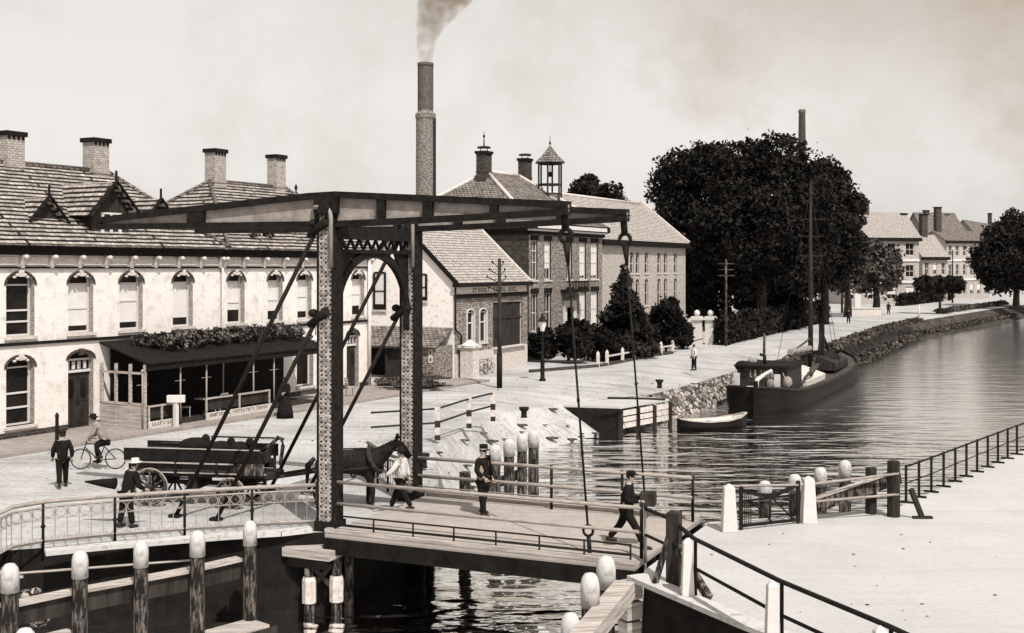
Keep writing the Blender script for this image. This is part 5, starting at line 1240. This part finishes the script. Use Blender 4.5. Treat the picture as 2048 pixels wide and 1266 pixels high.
def bbox(m, s0, s1, x0, x1, z0, z1): m.obox(q(s0, x0, z0), fw*(s1-s0), rt*(x1-x0), UP*(z1-z0))
m = MB(); bbox(m, 2.6, 6.6, -1.55, 1.5, -.8, .62); dh = m.build('deckhouse', M['dwood'], bg_)
m = MB(); bbox(m, 2.4, 6.8, -1.7, 1.65, .63, .74); m.ell(q(3.0, -1.3, .62), .5, .5, .35, 10, 6); m.build('roof', M['dark'], dh)
m = MB()
for x, w in ((-.75, .12), (-.5, .3), (-.1, .12), (.1, .1)): bbox(m, 2.585, 2.6, x, x+w*.4, .0, .46); bbox(m, 2.585, 2.6, x, x+w, .0, .08)
bbox(m, 2.585, 2.6, .3, .37, .0, .46); m.build('faded_lettering', M['ironb'], dh)
m = MB(); bbox(m, 2.58, 2.605, -1.3, -.95, -.05, .38); m.build('window', M['glass'], dh)
for x in (-1.2, 1.2): m = MB(); bbox(m, 1.0, 1.3, x-.15, x+.15, -.4, .35); m.build('white_bitt', M['lime'], bg_)
m = MB(); m.tube([q(-.1, .3, -.35), q(-.1, .3, .1), q(.9, .5, .35), q(1.7, .7, .5), q(1.9, .75, .15)], [.13, .14, .1, .12, .1], 8); m.build('tiller', M['lime'], bg_)
m = MB(); bbox(m, -.5, -.05, .2, .4, -2.3, .05); m.build('rudder', M['hull'], bg_)
m = MB(); bbox(m, 8.2, 14.4, -1.5, 1.5, -1.0, -.62)
m.prism([q(8.2, -1.5, -.62), q(8.2, 1.5, -.62), q(8.2, 0, -.1)], fw*6.2); m.build('hatch_cover', M['offwhite'], bg_)
m = MB(); bbox(m, 18.2, 23.5, -1.5, 1.5, -.75, -.2); m.prism([q(18.2, -1.5, -.2), q(18.2, 1.5, -.2), q(18.2, 0, .35)], fw*5.3); m.build('hatch_cover', M['dwood'], bg_)
mc = q(17.0, .0, -.8); m = MB(); m.tube([mc, mc+UP*6.5, mc+UP*13.4], [.19, .15, .07], 10); mo = m.build('mast', M['dwood'], bg_)
m = MB(); m.tube([mc+UP*1.4, q(7.6, .5, 1.0)], .09, 8); m.tube([q(9.2, -.6, .4), mc+UP*2.4], .07, 6); m.build('boom', M['pile'], bg_)
m = MB()
for s, x in ((22, 0), (12, -2.2), (12, 2.2)): m.tube([mc+UP*12.9, q(s+4, x, -.3)], .018, 5)
m.build('rigging', M['iron'], mo)
m = MB(); m.tube([q(11.0, -1.9, -.6), q(11.1, -1.9, 2.2)], .09, 6); m.build('deck_post', M['pile'], bg_)
m = MB(); m.box(q(19.5, .3, .9), .35, .35, 3.2, ax=fw); m.tube([q(19.5, .3, 2.2), q(18.5, .2, -.2)], .1, 6); m.tube([q(19.5, .3, 2.0), q(21.5, .6, -.1)], .1, 6); m.ell(q(20.5, 0, 0), 1.5, 1.2, .55, 8, 6); m.build('winch', M['iron'], bg_)
m = MB(); m.tube([q(.5, 2.0, -.3), q(.8, 1.6, .5)], .03, 6); m.ell(q(2.1, 1.6, -.15), .28, .28, .35, 8, 6); m.ell(q(2.0, .6, -.2), .22, .2, .3, 8, 6); m.ell(q(4.2, -1.0, .85), .35, .25, .2, 8, 6); m.build('sack', M['cloth2'], bg_)
m = MB(); m.tube([q(4.0, -.2, .72), q(4.0, -.2, 1.25)], .1, 8); m.tube([q(4.0, -.2, 1.2), q(4.05, -.5, 1.3)], .09, 8); m.build('stove_pipe', M['iron'], dh)
rg = random.Random(12)
m = MB()
for i in range(16):
    a, x = rg.uniform(6.8, 24), rg.uniform(-1.7, 1.7); L_ = rg.uniform(.8, 2.6); m.beam(q(a, x, rg.uniform(-.5, .1)), q(a+L_, x+rg.uniform(-.4, .4), rg.uniform(-.5, .3)), .14, .14); m.build('loose_plank', M['pile'], bg_); m = MB()
m = MB()
for i in range(7): m.torus(q(17+.1*i, -1.2, -.6+.06*i), V(.2, .1, 1), .4-.02*i, .05, 14, 5)
m.build('rope_coil', M['pile'], bg_)
m = MB(); a, b = mc+UP*1.5, q(8.0, .5, 1.05)
m.tube([a.lerp(b, t)+UP*(.16+.05*math.sin(t*25)) for t in [k/14 for k in range(15)]], [.16+.05*math.sin(k*1.9) for k in range(15)], 8); m.build('furled_sail', M['cloth2'], bg_)
m = MB(); m.tube([q(1.2, -2.0, -.5), q(1.0, -4.0, -.35)], .03, 5); m.tube([q(24, -2.1, -.7), q(25.5, -4.6, -.3)], .03, 5); m.build('mooring_rope', M['pile'], bg_)
m = MB()
for z in (8.2, 9.6, 10.8): m.tube([mc+V(-.9, 0, z), mc+V(.9, 0, z)], .04, 6)
m.build('crosstree', M['dwood'], mo)
# rowing boat
S2 = V(8.75, 63.0, 0); f2 = V(.93, .36, 0)
ro = empty('rowing_boat', V(10.6, 63.7, WZ), 'small open rowing boat with pale interior tied beside the landing stage', 'rowing boat')
st2 = [(0, .2, -1.32), (.5, .55, -1.42), (1.4, .72, -1.5), (2.6, .72, -1.48), (3.5, .5, -1.36), (4.1, .08, -1.18)]
h2_, rt2 = hull('hull', S2, f2, st2, ro, 'hull', -2.15)
m = MB(); m.s = True
for (a, b) in zip(st2, st2[1:]):
    for s in (-1, 1):
        m.poly([S2+f2*a[0]+rt2*s*a[1]*.93+UP*(a[2]+.0), S2+f2*b[0]+rt2*s*b[1]*.93+UP*b[2], S2+f2*b[0]+rt2*s*b[1]*.55+UP*(WZ+.12), S2+f2*a[0]+rt2*s*a[1]*.55+UP*(WZ+.12)])
    m.poly([S2+f2*a[0]+rt2*a[1]*.55+UP*(WZ+.12), S2+f2*b[0]+rt2*b[1]*.55+UP*(WZ+.12), S2+f2*b[0]-rt2*b[1]*.55+UP*(WZ+.12), S2+f2*a[0]-rt2*a[1]*.55+UP*(WZ+.12)])
m.build('inner_planking', M['offwhite'], ro)
m = MB()
for (a, b) in zip(st2, st2[1:]):
    for s in (-1, 1): m.beam(S2+f2*a[0]+rt2*s*a[1]+UP*a[2], S2+f2*b[0]+rt2*s*b[1]+UP*b[2], .09, .06)
m.build('gunwale', M['pwood'], h2_)
for s in (.9, 2.0, 3.2): m = MB(); hw = .62 if s < 3 else .5; m.obox(S2+f2*s-rt2*hw+UP*-1.62, f2*.22, rt2*2*hw, UP*.04); m.build('thwart', M['pwood'], ro)
# ---------------------------------------------------------------- figures
def skin(verts, edges, radii, sub=1):
    me = bpy.data.meshes.new('tmp'); me.from_pydata([Vector(v)[:] for v in verts], edges, [])
    o = bpy.data.objects.new('tmp', me); SC.collection.objects.link(o); o.modifiers.new('S', 'SKIN')
    sv = me.skin_vertices[0].data
    for i, r in enumerate(radii): sv[i].radius = (r, r) if not isinstance(r, tuple) else r
    for i in range(len(radii)): sv[i].use_root = (i == 0)
    o.modifiers['S'].use_smooth_shade = True
    if sub: u = o.modifiers.new('U', 'SUBSURF'); u.levels = sub; u.render_levels = sub
    dg = bpy.context.evaluated_depsgraph_get(); dg.update(); ev = o.evaluated_get(dg); em = ev.to_mesh()
    vs = [v.co.copy() for v in em.vertices]; fs = [list(p.vertices) for p in em.polygons]; ev.to_mesh_clear()
    bpy.data.objects.remove(o); bpy.data.meshes.remove(me); return vs, fs
def person(loc, hd, h, label, coat='cloth', trous='cloth', hat='cap', skirt=None, stride=.28, elbows=None, wrists=None, sit=None, lean=0, coatlen=.80, apron=False, hatm=None, group=None, bonnet=False):
    loc = Vector(loc); k = h/1.72; fw = V(math.cos(hd), math.sin(hd), 0); rt = V(fw.y, -fw.x, 0)
    P = lambda x, y, z: loc+(rt*x+fw*y+UP*z)*k
    o = empty('person', loc, label, 'person', group)
    ln = lean; sh = lambda z: ln*max(0, z-.9)
    kn = [(.10, stride*.55, .50), (-.10, -stride*.35, .50)]; an = [(.11, stride, .09), (-.11, -stride, .10+abs(stride)*.22)]
    if sit: kn, an = sit
    el = elbows or [(.27, .02-stride*.3, 1.14), (-.27, -.02+stride*.3, 1.14)]; wr = wrists or [(.27, .12-stride*.5, .90), (-.27, .08+stride*.5, .90)]
    el = [(x, y+sh(z), z) for x, y, z in el] if not elbows else el; wr = [(x, y+sh(z)*.5, z) for x, y, z in wr] if not wrists else wr
    s_ = [(.18, sh(1.41), 1.41), (-.18, sh(1.41), 1.41)]
    vs = [P(0, 0, .95), P(0, sh(1.14), 1.14), P(0, sh(1.34), 1.34), P(0, sh(1.48), 1.48), P(0, sh(1.56)+.02, 1.56), P(0, sh(1.66)+.02, 1.655)]
    rs = [.13, .12, .13, .055, .075, .085]; ed = [(0, 1), (1, 2), (2, 3), (3, 4), (4, 5)]
    for i in (0, 1):
        b = len(vs); vs += [P(*s_[i]), P(*el[i]), P(*wr[i])]; rs += [.06, .045, .032]; ed += [(2, b), (b, b+1), (b+1, b+2)]
        b = len(vs); vs += [P(.09*(1-2*i), 0, .90), P(*kn[i]), P(*an[i])]; rs += [.09, .06, .042]; ed += [(0, b), (b, b+1), (b+1, b+2)]
    m = MB(); a, f_ = skin(vs, ed, [r*k*1.1 for r in rs]); m.add(a, f_)
    hc = P(0, sh(1.62)+.02, 1.62); m.ell(hc+fw*.095*k-UP*.02*k, .016*k, .016*k, .025*k, 6, 5)
    for s in (-1, 1): m.ell(hc+rt*s*.085*k-UP*.01*k, .018*k, .02*k, .032*k, 6, 5)
    for i in (0, 1):
        w = P(*wr[i]); e = P(*el[i]); d = (w-e).normalized(); sd = d.cross(fw); sd = sd.normalized() if sd.length > .1 else rt; up_ = sd.cross(d)
        pc = w+d*.055*k; m.tube([w, w+d*.05*k, w+d*.095*k], [.028*k, .042*k, .036*k], 8)
        for j in range(4):
            b0 = w+d*.085*k+sd*(j-1.5)*.021*k; l = (.062, .075, .07, .055)[j]*k; m.tube([b0, b0+d*l*.55+up_*.008*k, b0+d*l*.85+up_*.035*k], [.010*k, .009*k, .007*k], 6)
        tb = w+d*.04*k+sd*.035*k*(1-2*i); m.tube([tb, tb+sd*.03*k*(1-2*i)+d*.03*k, tb+sd*.035*k*(1-2*i)+d*.07*k], [.012*k, .011*k, .008*k], 6)
    body = m.build('body', M['skin'], o)
    fm = MB()
    for s in (-1, 1): fm.ell(hc+fw*.088*k+rt*s*.033*k+UP*.012*k, .012*k, .008*k, .008*k, 6, 4)
    fm.ell(hc+fw*.085*k-UP*.055*k, .025*k, .01*k, .007*k, 6, 4); fm.build('eyes_and_mouth', M['leather'], o)
    hr = MB(); hr.ell(hc-fw*.018*k+UP*.03*k, .098*k, .098*k, .095*k, 10, 8); hr.build('hair', M['leather'] if not bonnet else M['shirt'], o)
    # coat
    vs = [P(0, 0, coatlen), P(0, sh(1.05), 1.06), P(0, sh(1.3), 1.31), P(0, sh(1.45), 1.44)]; rs = [.175, .15, .165, .08]; ed = [(0, 1), (1, 2), (2, 3)]
    for i in (0, 1):
        b = len(vs); vs += [P(*s_[i]), P(*el[i]), P(*[w*.88+e*.12 for w, e in zip(wr[i], el[i])])]; rs += [.085, .068, .058]; ed += [(2, b), (b, b+1), (b+1, b+2)]
    m = MB(); m.add(*skin(vs, ed, [r*k*1.1 for r in rs])); m.build('jacket' if not skirt else 'bodice', M[coat], o)
    if skirt:
        m = MB(); m.lathe(P(0, 0, 0), [(.36*k, .02), (.33*k, .3*k), (.25*k, .7*k), (.165*k, 1.0*k), (.15*k, 1.06*k)], 14)
        for i in range(6): pass
        m.build('skirt', M[skirt], o)
        if apron: m = MB(); m.prism([P(-.15, .22, 1.02), P(.15, .22, 1.02), P(.24, .36, .25), P(-.24, .36, .25)], fw*.03); m.build('apron', M['shirt'], o)
    else:
        m = MB(); vs = [P(0, 0, .97)]; rs = [.14]; ed = []
        for i in (0, 1):
            b = len(vs); vs += [P(.095*(1-2*i), 0, .86), P(*kn[i]), P(*an[i])]; rs += [.115, .085, .07]; ed += [(0, b), (b, b+1), (b+1, b+2)]
        m.add(*skin(vs, ed, [r*k*1.1 for r in rs])); m.build('trousers', M[trous], o)
    for i in (0, 1):
        m = MB(); ak = P(*an[i]); m.tube([ak-fw*.07*k-UP*.04*k, ak+fw*.02*k-UP*.045*k, ak+fw*.13*k-UP*.06*k, ak+fw*.19*k-UP*.065*k], [.05*k, .055*k, .045*k, .025*k], 8); m.build('shoe', M['leather'], o)
    m = MB(); ht = hc+UP*.055*k
    if hat == 'cap': m.lathe(ht, [(.105*k, 0), (.115*k, .05*k), (.10*k, .085*k), (.01, .09*k)], 12); m.prism([ht+rt*.075*k+fw*.07*k, ht-rt*.075*k+fw*.07*k, ht-rt*.05*k+fw*.165*k, ht+rt*.05*k+fw*.165*k], UP*.015*k)
    elif hat == 'brim': m.lathe(ht, [(.19*k, 0), (.185*k, .015*k), (.105*k, .02*k), (.10*k, .11*k), (.01, .12*k)], 14)
    elif hat == 'kepi': m.lathe(ht-UP*.01*k, [(.108*k, 0), (.112*k, .12*k), (.105*k, .13*k), (.01, .135*k)], 14); m.prism([ht+rt*.07*k+fw*.08*k, ht-rt*.07*k+fw*.08*k, ht-rt*.05*k+fw*.17*k-UP*.02*k, ht+rt*.05*k+fw*.17*k-UP*.02*k], UP*.012*k)
    elif hat == 'bonnet': m.ell(hc-fw*.03*k+UP*.03*k, .125*k, .125*k, .12*k, 10, 8); m.ell(hc-fw*.08*k-UP*.09*k, .1*k, .08*k, .07*k, 8, 6)
    if m.v:
        ho = m.build('hat' if hat != 'bonnet' else 'bonnet', M[hatm or ('shirt' if hat == 'bonnet' else 'cloth')], o)
        if hat == 'kepi': b = MB(); b.lathe(ht-UP*.01*k, [(.111*k, .01*k), (.114*k, .035*k)], 14, False); b.build('hat_band', M['lime'], ho)
    return o, P
person(G(125, 976), R(115), 1.68, 'man in dark jacket walking away on the street at far left', 'cloth', 'cloth', 'cap', stride=.24, coatlen=.72)
person(G(252, 1056), R(48), 1.68, 'stooping person in a long dark coat and white straw hat just beyond the ringed railing', 'cloth', 'cloth', 'brim', hatm='lime', stride=.12, lean=.34, coatlen=.58, elbows=[(.28, .22, 1.08), (-.34, .20, 1.15)], wrists=[(.22, .42, .98), (-.52, .22, 1.05)])
c = G(252, 1056); u_ = MB(); q0 = c+V(-.35, .25, 1.08); q1 = c+V(-1.15, .3, 1.12); u_.tube([q0, q0.lerp(q1, .45), q1], [.15, .10, .02], 10); um = u_.build('folded_umbrella', M['cloth'], org=q0, label='dark folded umbrella held out to the left by the stooping person in the straw hat', cat='umbrella')
person(HF.p(HF.u(570, 4.6), 0, 4.6), R(-115), 1.78, 'woman in a long black dress and shawl by the veranda fence', 'cloth', skirt='cloth', hat='none', stride=0, elbows=[(.26, .05, 1.15), (-.26, .05, 1.15)], wrists=[(.12, .24, 1.08), (-.12, .24, 1.08)])
person(B(.75, 2.3, .1), R(160), 1.66, 'man in white shirt and brimmed hat striding beside the far tower', 'shirt', 'cloth', 'brim', stride=.36, coatlen=.92, elbows=[(.28, -.05, 1.15), (-.30, .12, 1.16)], wrists=[(.30, -.1, .90), (-.34, .32, 1.0)])
person(B(2.95, 2.75, .1), R(-35), 1.78, 'man in dark uniform and banded cap on the bridge deck', 'cloth', 'cloth', 'kepi', stride=.10, coatlen=.66, wrists=[(.2, .2, .98), (-.26, .1, .92)])
po, Pp = person(B(7.55, .85, .1), R(-14), 1.74, 'man in dark suit striding right across the bridge with a box', 'cloth', 'cloth', 'cap', stride=.42, coatlen=.70, lean=.12, elbows=[(.26, .05, 1.12), (-.26, .1, 1.12)], wrists=[(.17, .36, 1.10), (-.17, .36, 1.10)])
m = MB(); c = Pp(0, .50, 1.14); m.box(c, .36, .36, .3, rz=R(-14)); bo = m.build('carried_box', M['dwood'], org=c, label='dark wooden box carried by the man striding across the bridge', cat='box', bev=.015)
person(G(1388, 741), R(200), 1.66, 'person in pale smock and dark trousers on the quay road', 'shirt', 'cloth', 'none', stride=.06, coatlen=.8)
person(G(1697, 647), R(60), 1.7, 'dark clothed figure on the far road by the low white wall', 'cloth', 'cloth', 'cap', stride=.1)
person(G(1777, 629), R(60), 1.7, 'dark clothed figure farthest away on the far road', 'cloth', 'cloth', 'cap', stride=.1)
# handcart with sacks by the gate
c = G(1366, 697); hc_ = empty('handcart', c, 'small handcart loaded with white sacks beside the gate pillars', 'handcart')
m = MB(); m.box(c+UP*.55, 1.5, .8, .12, rz=.2); m.tube([c+V(.7, .1, .55), c+V(1.7, .3, .8)], .04, 6); m.build('bed', M['dwood'], hc_)
for s in (-1, 1): m = MB(); m.torus(c+V(-.05*s, .45*s, .4), V(-.2, 1, 0), .38, .04, 16, 6); [m.tube([c+V(-.05*s, .45*s, .4), c+V(-.05*s+.36*math.cos(a), .45*s, .4+.36*math.sin(a))], .02, 5) for a in (0, 1.05, 2.1, 3.14, 4.2, 5.25)]; m.build('wheel', M['dwood'], hc_)
for i, (x, z) in enumerate(((-.4, .85), (.15, .8), (-.1, 1.2))):
    m = MB(); m.ell(c+V(x, 0, z), .38, .3, .26, 10, 8); m.ell(c+V(x+.3, 0, z+.14), .1, .08, .1, 6, 5)
    m.build('sack', M['shirt'], org=c+V(x, 0, z-.25), label=('plump white sack at the left on the handcart', 'plump white sack at the right on the handcart', 'white sack lying on top of the other sacks')[i], cat='sack', group='white sacks on the handcart')
# bicycle and rider
def bicycle(c, hd, label, scale=1.0, lean=0.0, grp=None):
    fw = V(math.cos(hd), math.sin(hd), 0); rt = V(fw.y, -fw.x, 0); u3 = (UP+rt*lean).normalized()
    P = lambda y, z, x=0: c+fw*y*scale+u3*z*scale+rt*x*scale
    o = empty('bicycle', c, label, 'bicycle', grp)
    for y in (-.55, .57):
        m = MB(); m.torus(P(y, .35), rt, .325*scale, .018*scale, 28, 6); wo = m.build('wheel', M['leather'], o)
        m = MB(); m.torus(P(y, .35), rt, .302*scale, .009*scale, 24, 5)
        for i in range(14): a = 2*math.pi*i/14; m.tube([P(y, .35), P(y+.3*math.cos(a), .35+.3*math.sin(a))], .003*scale, 4, False)
        m.tube([P(y, .35, -.04), P(y, .35, .04)], .025*scale, 8); m.build('spokes', M['ironb'], wo)
    m = MB(); r = .017*scale; sd, bb, hd_, rr__ = P(-.22, .86), P(-.02, .30), P(.40, .86), P(-.55, .35)
    for a, b in ((P(-.20, .80), bb), (P(-.2, .78), hd_), (bb, P(.43, .72)), (bb, rr__), (P(-.2, .74), rr__), (P(.38, .92), P(.57, .35))): m.tube([a, b], r, 6)
    m.build('frame', M['iron'], o)
    m = MB(); m.tube([P(.36, .98, -.02), P(.36, 1.0)], r, 6); m.tube([P(.15, .98, .28), P(.34, 1.0, .2), P(.40, 1.0, 0), P(.34, 1.0, -.2), P(.15, .98, -.28)], r*.8, 6); m.build('handlebar', M['iron'], o)
    m = MB(); m.ell(P(-.24, .92), .13, .09, .045, 10, 6); m.tube([P(-.22, .82), P(-.24, .9)], r, 6); m.build('saddle', M['leather'], o)
    m = MB(); m.torus(bb, rt, .09*scale, .012, 14, 5); m.tube([bb+rt*.07, P(.08, .18, .07), P(.08, .18, .16)], .014, 6); m.tube([bb-rt*.07, P(-.12, .42, -.07), P(-.12, .42, -.16)], .014, 6); m.build('pedals', M['iron'], o)
    return o, P
bc_ = G(197, 939); bicycle(bc_, R(182), 'bicycle being ridden left along the street near the white house')
person(bc_+V(.24, 0, .06), R(182), 1.7, 'cyclist in pale jacket and dark hat riding a bicycle to the left', 'cloth2', 'cloth', 'brim', sit=([(.12, .36, .78), (-.12, .30, .72)], [(.13, .28, .24), (-.13, .14, .42)]), lean=.55, coatlen=.82, elbows=[(.26, .34, 1.15), (-.26, .34, 1.15)], wrists=[(.25, .52, .98), (-.25, .52, .98)])
for s, (u, hd, l) in enumerate(((2.4, .9, 'bicycle leaning on the white plinth, left of the pair'), (3.5, 1.3, 'bicycle leaning on the white plinth, right of the pair'))):
    bicycle(SF.p(u, .0, .62), math.atan2(SF.t.y, SF.t.x)+.08*s, l, .95, -.12, 'bicycles leaning on the shop house')
# ---------------------------------------------------------------- cart and horse
A_ = V(.985, -.17, 0).normalized(); Lp = V(.17, .985, 0).normalized(); c0 = G(300, 1013)
ct = empty('farm_wagon', c0, 'long dark four wheeled wagon standing on the street at the bridge', 'wagon')
K = lambda s, l, z: c0+A_*s+Lp*l+UP*z
def kbox(m, s0, s1, l0, l1, z0, z1): m.obox(K(s0, l0, z0), A_*(s1-s0), Lp*(l1-l0), UP*(z1-z0))
for nm, s, r in (('rear', 0, .53), ('front', 2.35, .43)):
    for l in (0, 1.55):
        m = MB(); cc = K(s, l, r)
        for i in range(12): a = 2*math.pi*i/12; m.beam(cc+(A_*math.cos(a)+UP*math.sin(a))*.09, cc+(A_*math.cos(a)+UP*math.sin(a))*(r-.05), .045, .05, Lp)
        m.torus(cc, Lp, r-.06, .045, 32, 6); w = m.build('wheel', M['pile'], ct)
        m = MB(); m.torus(cc, Lp, r-.012, .024, 32, 6); m.build('tyre', M['ironb'], w)
        m = MB(); m.tube([cc-Lp*.16, cc-Lp*.14, cc+Lp*.12], [.05, .10, .11], 12); m.build('hub', M['dwood'], w)
m = MB()
for s, r in ((0, .53), (2.35, .43)): m.tube([K(s, .05, r), K(s, 1.5, r)], .05, 8); kbox(m, s-.1, s+.1, .3, 1.25, r, .82)
kbox(m, -.2, 2.5, .7, .85, .52, .62); kbox(m, 1.0, 1.25, .25, 1.3, .45, .8); m.build('undercarriage', M['dwood'], ct)
m = MB(); kbox(m, -.75, 3.35, .18, 1.37, .82, .92); kbox(m, -.7, 3.1, .12, .18, .93, 1.2); kbox(m, -.7, 3.1, 1.37, 1.43, .93, 1.2); bd = m.build('wagon_bed', M['dwood'], ct)
m = MB(); kbox(m, -.8, 3.15, .04, .11, 1.26, 1.6); kbox(m, -.8, 3.15, 1.44, 1.51, 1.26, 1.6)
for s in (-.5, .7, 1.9, 3.0):
    for l in (.02, 1.51): kbox(m, s, s+.07, l, l+.03, .85, 1.6)
m.build('side_board', M['dark'], ct)
m = MB(); kbox(m, -.75, 2.4, .02, .11, 1.2, 1.235); kbox(m, -.7, 3.3, .1, .19, .925, .955); kbox(m, -.8, 3.15, .04, .11, 1.602, 1.62); m.build('pale_edge_strip', M['pwood'], bd)
m = MB(); kbox(m, 2.55, 3.3, .0, .05, .93, 1.24); m.build('front_panel', M['pile'], ct)
m = MB(); m.tube([K(3.1, .4, 1.55), K(3.35, .35, 1.72), K(3.6, .3, 1.95), K(3.72, .3, 1.9), K(3.74, .3, 1.72), K(3.66, .3, 1.2)], [.05, .05, .06, .07, .06, .05], 8); m.build('brake_handle', M['pile'], ct)
m = MB(); m.tube([K(2.5, .5, .6), K(3.6, .45, .85), K(5.4, .42, 1.15)], .045, 6); m.tube([K(2.5, 1.1, .6), K(3.6, 1.15, .85), K(5.4, 1.2, 1.15)], .045, 6); kbox(m, 3.3, 3.4, .3, 1.3, .8, .9); m.build('shaft', M['dwood'], ct)
for i, (s, l, z, a, b, h, lb) in enumerate(((1.0, .75, 1.66, .5, .4, .17, 'large dark sack on the wagon, left one of the load'), (1.75, .75, 1.62, .36, .36, .13, 'dark sack on the wagon, middle one of the load'), (2.3, .75, 1.62, .28, .32, .13, 'small dark sack on the wagon, right one of the load'))):
    m = MB(); m.ell(K(s, l, z-.05), a, b, h+.05, 12, 8); m.ell(K(s+.3, l, z+h*.8), .12, .1, .14, 8, 6); m.build('sack', M['cloth'], org=K(s, l, z-h), label=lb, cat='sack', group='dark sacks on the wagon')
m = MB(); kbox(m, -.6, 3.05, .35, 1.2, 1.15, 1.48); m.build('load_of_boards', M['dwood'], org=K(1, .7, 1.2), label='dark boards filling the bed of the wagon under the sacks', cat='boards')
m = MB(); m.tube([K(-.1, .8, 1.62), K(1.0, .75, 1.66)], .05, 6); m.tube([K(1.4, .9, 1.84), K(3.3, .8, 1.86)], .025, 6); m.build('pole', M['dwood'], org=K(1, .8, 1.65), label='long thin poles lying on top of the wagon load', cat='pole')
def horse(c, hd, label, s=1.0):
    fw = V(math.cos(hd), math.sin(hd), 0); rt = V(fw.y, -fw.x, 0); P = lambda y, x, z: c+(fw*y+rt*x+UP*z)*s; o = empty('horse', c, label, 'horse')
    vs = [P(-.1, 0, 1.2), P(-.72, 0, 1.27), P(.5, 0, 1.22), P(.85, 0, 1.42), P(1.12, 0, 1.66), P(1.32, 0, 1.78), P(1.50, 0, 1.58), P(1.66, 0, 1.38), P(-.98, 0, 1.22)]
    rs = [.34, .32, .33, .24, .16, .13, .115, .085, .14]; ed = [(0, 1), (0, 2), (2, 3), (3, 4), (4, 5), (5, 6), (6, 7), (1, 8)]
    for x, ph in ((.17, .1), (-.17, -.12)):
        b = len(vs); vs += [P(.55, x, .95), P(.58+ph, x, .52), P(.55+ph, x, .14), P(.62+ph, x, .03)]; rs += [.13, .075, .052, .065]; ed += [(2, b), (b, b+1), (b+1, b+2), (b+2, b+3)]
        b = len(vs); vs += [P(-.70, x, 1.0), P(-.58-ph, x, .78), P(-.86-ph, x, .52), P(-.80-ph, x, .14), P(-.73-ph, x, .03)]; rs += [.19, .13, .075, .052, .065]; ed += [(1, b), (b, b+1), (b+1, b+2), (b+2, b+3), (b+3, b+4)]
    m = MB(); m.add(*skin(vs, ed, [r*s for r in rs], 2))
    for x in (-.07, .07): m.lathe(P(1.30, x, 1.88), [(.045*s, 0), (.05*s, .05*s), (.005, .17*s)], 6)
    m.build('body', M['hide'], o)
    m = MB()
    for i in range(9): f_ = i/8; q = P(.72+.58*f_, 0, 1.62+.27*f_); m.tube([q, q+rt*.1*s-UP*.12*s, q+rt*.13*s-UP*.3*s], [.04*s, .035*s, .01], 6)
    m.build('mane', M['leather'], o)
    m = MB(); m.tube([P(-1.02, 0, 1.3), P(-1.2, 0, 1.1), P(-1.22, .02, .6)], [.06*s, .09*s, .03*s], 8); m.build('tail', M['leather'], o)
    m = MB(); m.torus(P(.68, 0, 1.3), (fw+UP*.5), .34*s, .07*s, 20, 8); hn = m.build('collar', M['dwood'], o)
    m = MB(); m.torus(P(.1, 0, 1.2), fw, .37*s, .025, 20, 6)
    for x in (-.36, .36): m.tube([P(.62, x, 1.15), P(0, x*1.02, 1.08), P(-1.1, x*1.1, 1.0)], .025, 6)
    m.tube([P(.6, 0, 1.62), P(-.2, 0, 1.58), P(-.9, 0, 1.5)], .02, 6); m.torus(P(1.52, 0, 1.56), (fw*.65-UP*.75), .115*s, .016, 14, 5); m.tube([P(1.5, .11, 1.56), P(1.0, .15, 1.6), P(.2, .1, 1.6)], .014, 5); m.build('harness', M['leather'], o)
    for x in (-.09, .09): pass
    return o
hcn = c0+A_*5.5+Lp*.8; horse(V(hcn.x, hcn.y, 0), math.atan2(A_.y, A_.x), 'dark harnessed draught horse standing behind the near tower post', 1.02)
